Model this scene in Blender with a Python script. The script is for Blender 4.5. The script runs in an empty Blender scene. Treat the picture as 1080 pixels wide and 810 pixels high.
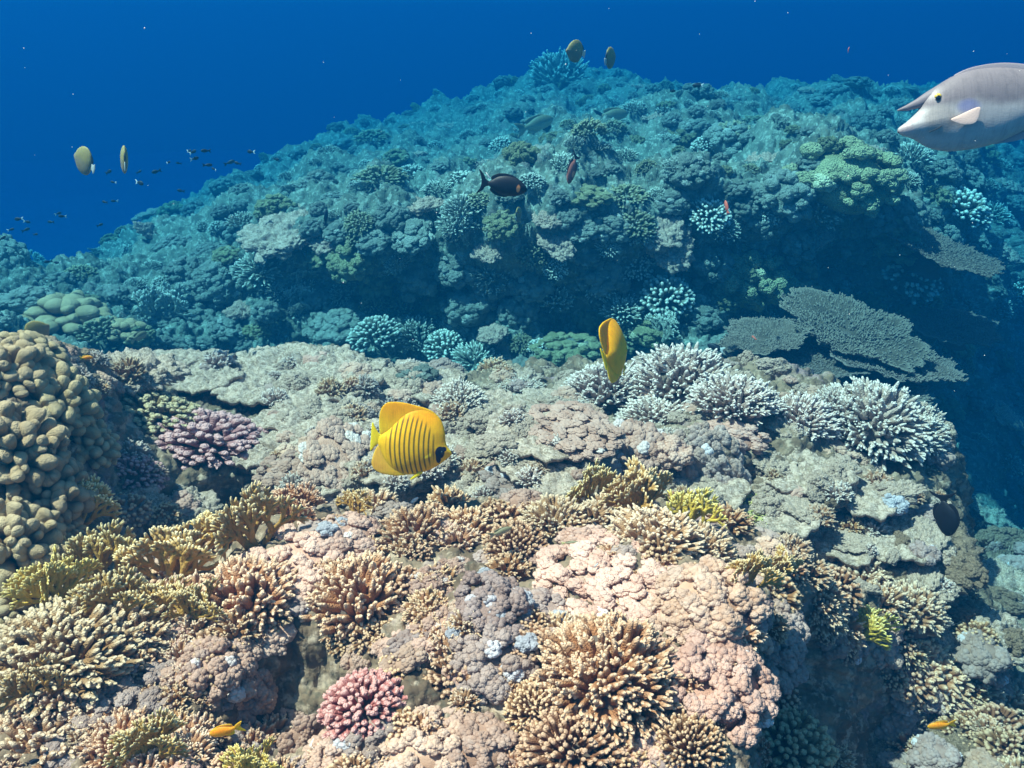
import bpy, math, random
import numpy as np
from mathutils import Vector, Matrix, Quaternion
from mathutils.bvhtree import BVHTree

R_ = math.radians
scene = bpy.context.scene
col = scene.collection
random.seed(7)

# ------------------------------------------------------------------ camera, light, exposure
PITCH = R_(22.5)
F = 935.0                       # focal length in pixels of the 1080 x 810 photograph
cam_d = bpy.data.cameras.new("camera")
cam_d.sensor_width = 36.0
cam_d.lens = 36.0 * F / 1080.0
cam_d.clip_start = 0.02
cam_d.clip_end = 500
cam = bpy.data.objects.new("camera", cam_d)
cam.rotation_euler = (math.pi / 2 - PITCH, 0, 0)
col.objects.link(cam)
scene.camera = cam

SUN = Vector((-0.50, -0.09, 1.0)).normalized()
EL = math.asin(SUN.z)
world = bpy.data.worlds.new("World")
scene.world = world
world.use_nodes = True
wn = world.node_tree
sky = wn.nodes.new("ShaderNodeTexSky")
sky.sky_type = 'NISHITA'
sky.sun_disc = False
sky.sun_elevation = EL
sky.sun_rotation = math.atan2(SUN.x, SUN.y)
wn.links.new(sky.outputs[0], wn.nodes["Background"].inputs[0])
wn.nodes["Background"].inputs[1].default_value = 0.05

sun_d = bpy.data.lights.new("sun", 'SUN')
sun_d.energy = 5.0
sun_d.angle = R_(0.6)
sun_d.color = (1.0, 0.615, 0.47)
sun = bpy.data.objects.new("sun", sun_d)
sun.rotation_euler = SUN.to_track_quat('Z', 'Y').to_euler()
sun.location = (-4, 1, 10)
col.objects.link(sun)

vs = scene.view_settings
vs.view_transform = 'Standard'
vs.look = 'None'
vs.gamma = 1.0
vs.exposure = 2.05
scene.render.engine = 'CYCLES'
scene.cycles.max_bounces = 5
scene.cycles.diffuse_bounces = 2
scene.cycles.glossy_bounces = 1
scene.cycles.volume_bounces = 1
scene.cycles.use_denoising = True

CP, SP = math.cos(PITCH), math.sin(PITCH)


def ray(u, v):
    a = (u - 540.0) / F
    b = (405.0 - v) / F
    return Vector((a, CP + b * SP, b * CP - SP))


def at(u, v, Y):
    d = ray(u, v)
    return d * (Y / d.y)


# ------------------------------------------------------------------ noise in numpy
def _h(ix, iy, iz, s):
    n = (ix.astype(np.int64) * 374761393 + iy.astype(np.int64) * 668265263 + iz.astype(np.int64) * 2147483647 + s * 1274126177) & 0xFFFFFFFF
    n = ((n ^ (n >> 13)) * 1274126177) & 0xFFFFFFFF
    n = ((n ^ (n >> 16)) * 2246822519) & 0xFFFFFFFF
    n = n ^ (n >> 15)
    return (n & 0xFFFFFF).astype(np.float32) / np.float32(0x1000000)


def vnoise(p, scale, seed=0):
    q = p * scale
    i = np.floor(q)
    f = (q - i)
    f = f * f * (3 - 2 * f)
    ix, iy, iz = [i[:, k].astype(np.int64) for k in range(3)]
    out = 0
    for dx in (0, 1):
        wx = f[:, 0] if dx else 1 - f[:, 0]
        for dy in (0, 1):
            wy = f[:, 1] if dy else 1 - f[:, 1]
            for dz in (0, 1):
                wz = f[:, 2] if dz else 1 - f[:, 2]
                out = out + wx * wy * wz * _h(ix + dx, iy + dy, iz + dz, seed)
    return out


def worley(p, scale, seed=0):
    q = p * scale
    i = np.floor(q)
    f = (q - i).astype(np.float32)
    ix, iy, iz = [i[:, k].astype(np.int64) for k in range(3)]
    best = np.full(len(p), 9.0, np.float32)
    for dx in (-1, 0, 1):
        for dy in (-1, 0, 1):
            for dz in (-1, 0, 1):
                a, b, c = ix + dx, iy + dy, iz + dz
                x = dx + _h(a, b, c, seed) - f[:, 0]
                y = dy + _h(a, b, c, seed + 11) - f[:, 1]
                z = dz + _h(a, b, c, seed + 23) - f[:, 2]
                best = np.minimum(best, x * x + y * y + z * z)
    return np.sqrt(best)


def knobs(p, scale, seed=0):
    """strong round knobs, 0 in the creases to 1 on the crowns"""
    w = worley(p, scale, seed) / 0.78
    return np.clip(1.0 - w * w, 0, 1)


def puffs(p, scale, seed=0):
    """rounded lumps with sharp creases between them, 0..1"""
    w = worley(p, scale, seed)
    return np.sqrt(np.clip(1.0 - w * w, 0, 1))


# ------------------------------------------------------------------ materials
def new_mat(name):
    m = bpy.data.materials.new(name)
    m.use_nodes = True
    nt = m.node_tree
    b = nt.nodes["Principled BSDF"]
    b.inputs["Specular IOR Level"].default_value = 0.15
    return m, nt, b


def nd(nt, t, **kw):
    n = nt.nodes.new(t)
    for k, v in kw.items():
        setattr(n, k, v)
    return n


def mixc(nt, fac, a, b, mode='MIX'):
    n = nd(nt, "ShaderNodeMix", data_type='RGBA', blend_type=mode)
    for sock, val in ((n.inputs[0], fac), (n.inputs[6], a), (n.inputs[7], b)):
        if hasattr(val, "links"):
            nt.links.new(val, sock)
        elif isinstance(val, (int, float)):
            sock.default_value = val
        else:
            sock.default_value = (*val, 1)
    return n.outputs[2]


def mth(nt, op, a, b=0.0, c=0.0, clamp=False):
    n = nd(nt, "ShaderNodeMath", operation=op, use_clamp=clamp)
    for s, val in zip(n.inputs, (a, b, c)):
        if hasattr(val, "links"):
            nt.links.new(val, s)
        else:
            s.default_value = val
    return n.outputs[0]


def sstep(nt, x, lo, hi):
    n = nd(nt, "ShaderNodeMapRange", interpolation_type='SMOOTHSTEP')
    n.inputs[1].default_value = lo
    n.inputs[2].default_value = hi
    nt.links.new(x, n.inputs[0])
    return n.outputs[0]


def coral_mat(name, base, tip, alt=None, polyp=38.0, bump=0.5, dist=0.02, rough=0.85, alt_scale=2.5, speck=None):
    m, nt, b = new_mat(name)
    tc = nd(nt, "ShaderNodeTexCoord")
    at_ = nd(nt, "ShaderNodeAttribute", attribute_name="tip")
    oi = nd(nt, "ShaderNodeObjectInfo")
    no = nd(nt, "ShaderNodeTexNoise")
    no.inputs["Scale"].default_value = alt_scale
    no.inputs["Detail"].default_value = 5
    nt.links.new(tc.outputs["Object"], no.inputs["Vector"])
    c = mixc(nt, sstep(nt, no.outputs[0], 0.38, 0.62), base, alt or tuple(x * 0.72 for x in base))
    c = mixc(nt, at_.outputs["Fac"], c, tip)
    vo = nd(nt, "ShaderNodeTexVoronoi")
    vo.inputs["Scale"].default_value = polyp
    nt.links.new(tc.outputs["Object"], vo.inputs["Vector"])
    if speck:
        c = mixc(nt, mth(nt, 'MULTIPLY', sstep(nt, vo.outputs["Distance"], 0.34, 0.1), 0.6), c, speck)
    # every colony has its own tone
    hs = nd(nt, "ShaderNodeHueSaturation")
    nt.links.new(c, hs.inputs["Color"])
    nt.links.new(mth(nt, 'MULTIPLY_ADD', oi.outputs["Random"], 0.014, 0.487), hs.inputs["Hue"])
    r2 = mth(nt, 'FRACT', mth(nt, 'MULTIPLY', oi.outputs["Random"], 17.3))
    nt.links.new(mth(nt, 'MULTIPLY_ADD', r2, 0.34, 0.83), hs.inputs["Value"])
    nt.links.new(hs.outputs[0], b.inputs["Base Color"])
    n2 = nd(nt, "ShaderNodeTexNoise")
    n2.inputs["Scale"].default_value = polyp * 2.2
    nt.links.new(tc.outputs["Object"], n2.inputs["Vector"])
    h = mth(nt, 'ADD', mth(nt, 'MULTIPLY', vo.outputs["Distance"], -1.0), mth(nt, 'MULTIPLY', n2.outputs[0], 0.6))
    bp = nd(nt, "ShaderNodeBump")
    bp.inputs["Strength"].default_value = bump
    bp.inputs["Distance"].default_value = dist
    nt.links.new(h, bp.inputs["Height"])
    nt.links.new(bp.outputs[0], b.inputs["Normal"])
    b.inputs["Roughness"].default_value = rough
    return m


def rock_mat(name, a, b_, c_, scale=1.0, pink=None):
    m, nt, b = new_mat(name)
    tc = nd(nt, "ShaderNodeTexCoord")
    def noise(s, d=8):
        n = nd(nt, "ShaderNodeTexNoise")
        n.inputs["Scale"].default_value = s * scale
        n.inputs["Detail"].default_value = d
        n.inputs["Roughness"].default_value = 0.65
        nt.links.new(tc.outputs["Object"], n.inputs["Vector"])
        return n.outputs[0]
    c = mixc(nt, sstep(nt, noise(7), 0.42, 0.58), a, b_)
    c = mixc(nt, sstep(nt, noise(23), 0.5, 0.62), c, c_)
    if pink:
        c = mixc(nt, mth(nt, 'MULTIPLY', sstep(nt, noise(4.3), 0.56, 0.66), 0.7), c, pink)
    vo = nd(nt, "ShaderNodeTexVoronoi")
    vo.inputs["Scale"].default_value = 70 * scale
    nt.links.new(tc.outputs["Object"], vo.inputs["Vector"])
    c = mixc(nt, mth(nt, 'MULTIPLY', sstep(nt, vo.outputs["Distance"], 0.55, 0.85), 0.55), c, (0.10, 0.085, 0.06))
    nt.links.new(c, b.inputs["Base Color"])
    h = mth(nt, 'ADD', mth(nt, 'MULTIPLY', vo.outputs["Distance"], -0.7), mth(nt, 'MULTIPLY', noise(45), 1.4))
    bp = nd(nt, "ShaderNodeBump")
    bp.inputs["Strength"].default_value = 0.55
    bp.inputs["Distance"].default_value = 0.010
    nt.links.new(h, bp.inputs["Height"])
    nt.links.new(bp.outputs[0], b.inputs["Normal"])
    b.inputs["Roughness"].default_value = 0.95
    return m


M = {}
M['reef'] = rock_mat("reef_rock", (0.26, 0.17, 0.11), (0.13, 0.08, 0.05), (0.40, 0.28, 0.20), 1.0, (0.32, 0.19, 0.20))
M['reef_far'] = rock_mat("water_tinted_reef_rock", (0.16, 0.19, 0.15), (0.08, 0.10, 0.08), (0.30, 0.34, 0.28), 1.0, (0.20, 0.17, 0.15))  # green cast of deep water painted into the far rock colour
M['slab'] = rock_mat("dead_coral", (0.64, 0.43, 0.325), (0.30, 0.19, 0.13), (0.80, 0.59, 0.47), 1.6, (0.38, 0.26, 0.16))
M['slab_dark'] = rock_mat("dark_dead_coral", (0.30, 0.185, 0.115), (0.15, 0.09, 0.055), (0.44, 0.29, 0.20), 1.6, (0.24, 0.15, 0.11))  # darker copy of dead_coral: brown rock tone plus shade painted in
M['sand'] = rock_mat("sand", (0.55, 0.48, 0.36), (0.42, 0.36, 0.26), (0.5, 0.44, 0.34), 0.3)
M['finger'] = coral_mat("tan_finger_coral", (0.44, 0.205, 0.085), (0.82, 0.54, 0.33), (0.33, 0.145, 0.055), 34)
M['finger_pale'] = coral_mat("pale_finger_coral", (0.50, 0.27, 0.135), (0.84, 0.59, 0.40), (0.39, 0.195, 0.095), 34)
M['finger_olive'] = coral_mat("olive_finger_coral", (0.40, 0.21, 0.09), (0.80, 0.57, 0.36), (0.30, 0.15, 0.06), 34)
M['grey_finger'] = coral_mat("grey_white_coral", (0.50, 0.35, 0.275), (0.84, 0.68, 0.57), (0.38, 0.26, 0.20), 34)
M['fine'] = coral_mat("fine_brown_coral", (0.38, 0.18, 0.08), (0.74, 0.46, 0.27), (0.28, 0.13, 0.055), 30)
M['fire'] = coral_mat("mustard_fire_coral", (0.46, 0.25, 0.055), (0.86, 0.64, 0.34), (0.36, 0.19, 0.04), 20, 0.25)
M['yellow'] = coral_mat("yellow_fire_coral", (0.62, 0.42, 0.06), (0.85, 0.68, 0.25), (0.48, 0.32, 0.05), 20, 0.25)
M['soft'] = coral_mat("beige_soft_coral", (0.53, 0.305, 0.205), (0.70, 0.55, 0.49), (0.41, 0.22, 0.14), 44, 0.45, 0.02, 0.95)
M['soft_grey'] = coral_mat("mauve_soft_coral", (0.41, 0.265, 0.205), (0.64, 0.54, 0.53), (0.32, 0.195, 0.145), 44, 0.45, 0.02, 0.95)
M['soft_pale'] = coral_mat("pale_soft_coral", (0.62, 0.37, 0.255), (0.76, 0.60, 0.51), (0.50, 0.28, 0.185), 44, 0.45, 0.02, 0.95)
M['tuft'] = coral_mat("white_polyps", (0.62, 0.55, 0.57), (0.74, 0.68, 0.70), None, 20, 0.6)
M['pink'] = coral_mat("pink_cauliflower_coral", (0.60, 0.22, 0.165), (0.84, 0.44, 0.35), (0.48, 0.16, 0.125), 26, 0.6)
M['purple'] = coral_mat("mauve_cauliflower_coral", (0.46, 0.22, 0.19), (0.68, 0.38, 0.33), (0.36, 0.165, 0.15), 26, 0.6)
M['brown'] = coral_mat("brown_cauliflower_coral", (0.34, 0.22, 0.10), (0.62, 0.46, 0.26), (0.26, 0.17, 0.08), 26, 0.6)
M['lobe'] = coral_mat("tan_lobed_coral", (0.45, 0.315, 0.165), (0.55, 0.39, 0.22), (0.35, 0.24, 0.12), 46, 0.5, 0.015, alt_scale=5)
M['table'] = coral_mat("grey_table_coral", (0.14, 0.095, 0.065), (0.28, 0.205, 0.155), (0.095, 0.065, 0.045), 40, 0.5)
M['yelgreen'] = coral_mat("yellow_green_coral", (0.52, 0.44, 0.12), (0.72, 0.60, 0.26), (0.36, 0.34, 0.10), 40, 0.6)
M['bg_lump'] = coral_mat("far_boulder_coral", (0.39, 0.43, 0.36), (0.64, 0.68, 0.58), (0.24, 0.27, 0.22), 30, 0.8, 0.04)  # red held back in the colour, imitating the water's teal tint
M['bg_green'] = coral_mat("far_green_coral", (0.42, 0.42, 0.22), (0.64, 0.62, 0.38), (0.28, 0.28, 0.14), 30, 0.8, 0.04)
M['bg_branch'] = coral_mat("far_branching_coral", (0.32, 0.35, 0.28), (0.70, 0.74, 0.62), (0.21, 0.23, 0.18), 30, 0.5)  # same painted water tint as the far boulder coral
M['base'] = rock_mat("encrusted_base", (0.20, 0.14, 0.10), (0.13, 0.09, 0.08), (0.26, 0.18, 0.14), 6.0, (0.2, 0.09, 0.10))

# ------------------------------------------------------------------ water (a real volume)
DENS = 0.30
st = (0.290, 0.104, 0.066)          # extinction per metre, red green blue
ss = (0.0002, 0.0094, 0.0216)       # scattering per metre
pc = [s / DENS for s in ss]
ac = [max(0.0, (1 - (t - s) / (DENS * (1 - c)))) ** 2 for s, t, c in zip(ss, st, pc)]
hm = bpy.data.materials.new("sea_water")
hm.use_nodes = True
hm.node_tree.nodes.clear()
ho = hm.node_tree.nodes.new("ShaderNodeOutputMaterial")
hv = hm.node_tree.nodes.new("ShaderNodeVolumePrincipled")
hv.inputs["Color"].default_value = (*pc, 1)
hv.inputs["Absorption Color"].default_value = (*ac, 1)
hv.inputs["Density"].default_value = DENS
hv.inputs["Anisotropy"].default_value = 0.25
hm.node_tree.links.new(hv.outputs[0], ho.inputs["Volume"])
hm.cycles.homogeneous_volume = True


# ------------------------------------------------------------------ mesh helpers
class MB:
    def __init__(self):
        self.v, self.f3, self.f4, self.t, self.n = [], [], [], [], 0

    def add(self, v, f3=None, f4=None, tip=0.0):
        v = np.asarray(v, np.float32)
        self.v.append(v)
        self.t.append(np.broadcast_to(np.asarray(tip, np.float32), (len(v),)))
        if f3 is not None and len(f3):
            self.f3.append(np.asarray(f3, np.int64) + self.n)
        if f4 is not None and len(f4):
            self.f4.append(np.asarray(f4, np.int64) + self.n)
        self.n += len(v)

    def mesh(self, name, mat, smooth=True):
        me = bpy.data.meshes.new(name)
        v = np.concatenate(self.v)
        f3 = np.concatenate(self.f3) if self.f3 else np.zeros((0, 3), np.int64)
        f4 = np.concatenate(self.f4) if self.f4 else np.zeros((0, 4), np.int64)
        me.vertices.add(len(v))
        me.vertices.foreach_set("co", v.ravel())
        nl = f3.size + f4.size
        me.loops.add(nl)
        me.polygons.add(len(f3) + len(f4))
        me.loops.foreach_set("vertex_index", np.concatenate([f3.ravel(), f4.ravel()]).astype(np.int32))
        starts = np.concatenate([np.arange(len(f3)) * 3, len(f3) * 3 + np.arange(len(f4)) * 4]).astype(np.int32)
        me.polygons.foreach_set("loop_start", starts)
        me.polygons.foreach_set("use_smooth", np.full(len(starts), smooth))
        me.update(calc_edges=True)
        me.validate()
        a = me.attributes.new("tip", 'FLOAT', 'POINT')
        a.data.foreach_set("value", np.concatenate(self.t).astype(np.float32))
        me.materials.append(mat)
        return me


def tube(mb, pts, rad, sides=7, tips=None, flat=None):
    pts = np.asarray(pts, np.float64)
    n = len(pts)
    tan = np.gradient(pts, axis=0)
    tan /= np.linalg.norm(tan, axis=1)[:, None] + 1e-9
    ref = np.array([0.31, 0.87, 0.38]) if flat is None else np.asarray(flat, float)
    s = np.cross(tan, ref)
    s /= np.linalg.norm(s, axis=1)[:, None] + 1e-9
    t = np.cross(s, tan)
    ang = np.arange(sides) * 2 * np.pi / sides
    k = 0.55 if flat is not None else 1.0
    rad = np.asarray(rad)[:, None, None]
    v = pts[:, None, :] + rad * (np.cos(ang)[None, :, None] * s[:, None, :] + k * np.sin(ang)[None, :, None] * t[:, None, :])
    v = v.reshape(-1, 3)
    end = pts[-1] + tan[-1] * float(rad[-1, 0, 0]) * 0.7
    v = np.vstack([v, end])
    i = np.arange(sides)
    j = (i + 1) % sides
    f4 = np.concatenate([np.stack([r * sides + i, r * sides + j, (r + 1) * sides + j, (r + 1) * sides + i], 1) for r in range(n - 1)])
    b = (n - 1) * sides
    f3 = np.stack([b + i, b + j, np.full(sides, n * sides)], 1)
    if tips is None:
        tips = np.linspace(0, 1, n) ** 2
    tv = np.concatenate([np.repeat(tips, sides), [tips[-1]]])
    mb.add(v, f3, f4, tv)


_ICO = {}


def ico(sub):
    if sub not in _ICO:
        import bmesh
        bm = bmesh.new()
        bmesh.ops.create_icosphere(bm, subdivisions=sub, radius=1.0)
        v = np.array([x.co[:] for x in bm.verts])
        f = np.array([[q.index for q in x.verts] for x in bm.faces])
        bm.free()
        _ICO[sub] = (v, f)
    return _ICO[sub]


def fib_dome(n, zmin=0.05, rng=None, jit=0.5):
    k = np.arange(n) + 0.5
    z = 1 - k / n * (1 - zmin)
    ph = k * 2.399963
    r = np.sqrt(np.clip(1 - z * z, 0, 1))
    d = np.stack([r * np.cos(ph), r * np.sin(ph), z], 1)
    d += rng.normal(0, jit / math.sqrt(n), d.shape)
    return d / np.linalg.norm(d, axis=1)[:, None]


def base_blob(R=1.0, h=0.6, seed=0, name="base", mat=None, sub=4):
    v, f = ico(sub)
    d = 1 + 0.25 * (vnoise(v, 2.2, seed) - 0.5) + 0.12 * (puffs(v, 5, seed) - 0.5)
    mb = MB()
    mb.add(v * d[:, None] * np.array([R, R, h]), f, None, 0.0)
    return mb.mesh(name, mat or M['base'])


def finger_mesh(mat, seed, n=130, r=0.05, l0=0.42, h=0.85, side=3, blunt=False, zmin=0.02, sides=7, taper=0.55, lenvar=0.2, rings=6, wob=0.05):
    rng = np.random.default_rng(seed)
    mb = MB()
    dirs = fib_dome(n, zmin, rng, 0.9)
    sc = np.array([1, 1, h])
    lump = 0.8 + 0.4 * vnoise(dirs + 5, 1.6, seed)
    for d, lm in zip(dirs, lump):
        L = lm * (1 - lenvar + lenvar * rng.random())
        a = d * l0 * 0.9 * sc
        out = d * sc + np.array([0, 0, 0.55 if not blunt else 0.15])
        out /= np.linalg.norm(out)
        a = d * (l0 + 0.12) * sc
        ln = L * (1 - l0) * (0.70 if not blunt else 1.0)
        b = a + out * ln
        t = np.linspace(0, 1, rings)[:, None]
        bend = rng.normal(0, wob, 3)
        p = a + (b - a) * t + np.sin(t * np.pi * 0.5) ** 2 * bend
        tt = t[:, 0]
        rr = r * rng.uniform(0.85, 1.25)
        if blunt:
            rad = rr * (0.8 + 0.55 * tt ** 1.5)
            rad[-1] *= 0.72
            p[-1] = p[-2] + (p[-1] - p[-2]) * 0.75
        else:
            rad = rr * (1 - (1 - taper) * tt ** 1.5)
            rad[-1] *= 0.6
            rad = rad * (1 + rng.normal(0, 0.07, rings))
        tube(mb, p, rad, sides, np.clip((tt - 0.66) / 0.34, 0, 1) ** 1.8)
        for q in range(rng.integers(0, side + 1)):
            s0 = rng.uniform(0.35, 0.85)
            k = s0 * (rings - 1)
            i0 = int(k)
            o = p[i0] + (p[min(i0 + 1, rings - 1)] - p[i0]) * (k - i0)
            sd = d + rng.normal(0, 0.75, 3)
            sd /= np.linalg.norm(sd)
            ll = r * rng.uniform(0.9, 1.8)
            pp = o + sd * np.linspace(0, 1, 4)[:, None] * ll + np.linspace(0, 1, 4)[:, None] ** 2 * d * ll * 0.4
            tube(mb, pp, r * np.array([0.55, 0.5, 0.42, 0.24]), max(5, sides - 1), np.array([0.1, 0.25, 0.6, 1.0]))
    return mb.mesh("branches", mat)


def pompom_mesh(mat, seed, n=60, br=0.19, h=0.7, sub=3, fine=3.4, white=0.06, zmin=-0.1, zfun=None, amp=0.24):
    rng = np.random.default_rng(seed)
    mb = MB()
    n = int(n * .72)
    white *= .5
    sv_, sf_ = ico(2 if sub > 3 else 1)
    PB_N = 24
    dirs = fib_dome(n, zmin, rng, 1.3)
    lump = 0.82 + 0.36 * vnoise(dirs + 3, 1.7, seed)
    for d, lm in zip(dirs, lump):
        c = d * np.array([1, 1, h]) * (1 - br) * lm * rng.uniform(0.9, 1.05)
        r = br * rng.uniform(0.7, 1.3)
        vv = v * r
        tip = 1.0 if rng.random() < white else rng.random() * 0.15
        nb = PB_N if sub > 2 else 11
        sd = fib_dome(nb, -0.35, rng, 0.9)
        qx = np.cross([0.3, 0.1, 1.0], d); qx /= np.linalg.norm(qx) + 1e-9
        qy = np.cross(d, qx)
        sd = sd[:, :1] * qx + sd[:, 1:2] * qy + sd[:, 2:] * d
        sr = 0.36 if sub > 2 else 0.5
        for e in sd:
            k_ = sr * rng.uniform(0.8, 1.2)
            mb.add((sv_ * k_ + e * (1 - sr) * rng.uniform(0.95, 1.2)) * r * np.array([1, 1, 0.92]) + c, sf_, None, min(1.0, tip + 0.12 * rng.random()))
        mb.add(sv_ * r * (0.80 if sub > 2 else .6) + c, sf_, None, tip * .5)
    # core
    v2, f2 = ico(3)
    mb.add(v2 * np.array([0.70, 0.70, 0.70 * h]), f2, None, 0)
    return mb.mesh("polyps", mat)


def lobe_mesh(mat, seed, n=45, r=0.15, h=1.0, sides=14):
    rng = np.random.default_rng(seed)
    mb = MB()
    for d in fib_dome(n, 0.0, rng, 0.9):
        L = rng.uniform(0.72, 1.05)
        a = d * 0.25
        b = d * L * np.array([1, 1, h]) + np.array([0, 0, 0.12])
        rr = r * rng.uniform(0.75, 1.25)
        ax = (b - a)
        ln = np.linalg.norm(ax)
        ax /= ln
        ts = [0, 0.3, 0.55, 0.75]
        pts = [a + ax * ln * t for t in ts]
        rad = [rr * 0.72, rr * 0.8, rr * 0.92, rr]
        for k in range(1, 6):
            q = k / 5 * np.pi / 2
            pts.append(a + ax * (ln * 0.75 + rr * 1.05 * math.sin(q)))
            rad.append(rr * max(0.06, math.cos(q) ** 0.9))
        pts = np.array(pts) + np.sin(np.linspace(0, 2, len(pts)))[:, None] * rng.normal(0, 0.03, 3)
        tube(mb, pts, rad, sides, np.clip(np.linspace(-0.6, 1, len(pts)), 0, 1))
    for q_ in range(len(mb.v)):
        w_ = mb.v[q_]
        mb.v[q_] = w_ + 0.11 * np.stack([vnoise(w_ + 9 * k_, 4.0, seed + k_) - .5 for k_ in range(3)], 1)
    me = mb.mesh("lobes", mat)
    return me


def fire_mesh(mat, seed, fans=3, depth=5, size=1.0):
    rng = np.random.default_rng(seed)
    mb = MB()

    def grow(o, d, nrm, L, r, k):
        e = o + d * L
        mid = (o + e) / 2 + rng.normal(0, 0.05 * L, 3)
        last = k == 0
        tube(mb, [o, mid, e], [r, r * 0.9, r * (0.5 if last else 0.85)], 7,
             np.array([0.0, 0.1, 1.0]) if last else np.array([0, 0, 0.05 if k > 1 else 0.3]), flat=nrm)
        if last:
            return
        side = np.cross(nrm, d)
        m = 2 if rng.random() < 0.62 else 3
        for q in range(m):
            a = (q - (m - 1) / 2) * rng.uniform(0.55, 0.9) + rng.normal(0, 0.12)
            nd_ = d * math.cos(a) + side * math.sin(a) + rng.normal(0, 0.07, 3)
            nd_ += np.array([0, 0, 0.12])
            nd_ /= np.linalg.norm(nd_)
            grow(e - d * r * 0.3, nd_, nrm, L * rng.uniform(0.68, 0.9), r * 0.86, k - 1)
    for i in range(fans):
        yaw = rng.uniform(-0.6, 0.6) + i * 0.5
        nrm = np.array([math.sin(yaw), -math.cos(yaw), rng.normal(0, 0.2)])
        nrm /= np.linalg.norm(nrm)
        for s in range(3):
            d = np.array([math.cos(yaw) * (s - 1) * 0.6, math.sin(yaw) * (s - 1) * 0.6, 1.0])
            d += rng.normal(0, 0.1, 3)
            d /= np.linalg.norm(d)
            o = np.array([rng.normal(0, 0.06) + (s - 1) * 0.05, (i - (fans - 1) / 2) * 0.10, 0])
            grow(o, d, nrm, 0.30 * size, 0.062, depth - 1)
    return mb.mesh("branches", mat)


def table_meshes(mat, seed, nubs=700, cup=0.12, ang=(0, 6.283), thick=0.05):
    rng = np.random.default_rng(seed)
    mb = MB()
    na, nr = 120, 26
    th = np.linspace(ang[0], ang[1], na)
    closed = abs(ang[1] - ang[0] - 2 * math.pi) < 0.01
    rim = 0.70 + 0.50 * vnoise(np.stack([np.cos(th) * 1.7, np.sin(th) * 1.7, th * 0], 1), 1.3, seed) \
        + 0.20 * (vnoise(np.stack([np.cos(th) * 8, np.sin(th) * 8, th * 0], 1), 1.3, seed + 1) - 0.5)
    if closed:
        rim[-1] = rim[0]
    rr = np.linspace(0.02, 1, nr)
    rim = rim + 0.05 * np.sin(th * 23 + 3 * np.sin(th * 5)) * np.sin(th * 7 + seed)
    P = np.stack([np.cos(th)[:, None] * rim[:, None] * rr, np.sin(th)[:, None] * rim[:, None] * rr, np.zeros((na, nr)) + 0], 2)
    z = cup * rr[None, :] ** 2 + 0.05 * (vnoise(P.reshape(-1, 3), 3.0, seed).reshape(na, nr) - 0.5)
    top = P.copy(); top[:, :, 2] = z
    bot = P.copy(); bot[:, :, 2] = z - thick * (1.1 - 0.6 * rr[None, :])
    i = np.arange(na - 1)[:, None]; j = np.arange(nr - 1)[None, :]
    q = np.stack([i * nr + j, i * nr + j + 1, (i + 1) * nr + j + 1, (i + 1) * nr + j], 2)[..., ::-1].reshape(-1, 4)
    tipv = np.broadcast_to(np.clip((rr - 0.85) / 0.15, 0, 1) ** 1.5, (na, nr)).ravel()
    mb.add(top.reshape(-1, 3), None, q, tipv)
    mb.add(bot.reshape(-1, 3), None, q[:, ::-1], 0.0)
    ii = np.arange(na - 1)
    e = np.stack([ii * nr + nr - 1, (ii + 1) * nr + nr - 1], 1)
    mb.f4.append(np.stack([e[:, 0], e[:, 1], e[:, 1] + na * nr, e[:, 0] + na * nr], 1))
    for k in range(nubs):
        a = rng.uniform(ang[0], ang[1]); r = math.sqrt(rng.uniform(0.02, 1))
        ra = np.interp(a, th, rim) * r
        o = np.array([math.cos(a) * ra, math.sin(a) * ra, cup * r ** 2 - 0.02])
        d = np.array([math.cos(a) * r * 0.7, math.sin(a) * r * 0.7, 1.0]) + rng.normal(0, 0.25, 3)
        d /= np.linalg.norm(d)
        L = rng.uniform(0.025, 0.085)
        tube(mb, o + d * np.array([0, 0.5, 1])[:, None] * L, np.array([0.016, 0.014, 0.009]) * rng.uniform(0.8, 1.2), 5, np.array([0.1, 0.4, 1.0]))
    plate = mb.mesh("plate", mat)
    mb = MB()
    a2 = (0.35 * (math.cos((ang[0] + ang[1]) / 2)) if not closed else 0, 0.35 * math.sin((ang[0] + ang[1]) / 2) if not closed else 0)
    tube(mb, [(a2[0], a2[1], -0.26), (a2[0], a2[1], -0.29), (a2[0] * .8, a2[1] * .8, -0.35), (a2[0] * .5, a2[1] * .5, -0.7)][::-1], [0.3, 0.2, 0.22, 0.4], 14, np.zeros(4))
    return plate, mb.mesh("stalk", M['base'])


def rock_mesh(mat, seed, flat=0.3, sub=6, name="rock"):
    v, f = ico(sub)
    d = 1 + 0.8 * (vnoise(v, 1.3, seed) - 0.5) + 0.45 * (puffs(v, 2.2, seed) - 0.5)
    p = v * d[:, None]
    p[:, 2] = np.sign(p[:, 2]) * np.abs(p[:, 2]) ** 0.8 * flat
    nn = v * np.array([1, 1, 2.2])
    nn /= np.linalg.norm(nn, axis=1)[:, None]
    for sc_, am in ((2.4, .26), (5.5, .17), (12.0, .09), (26.0, .045)):
        p = p + nn * (am * (knobs(p, sc_, seed + int(sc_)) - .6))[:, None]
    mb = MB()
    mb.add(p, f, None, 0)
    return mb.mesh(name, mat)


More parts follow.
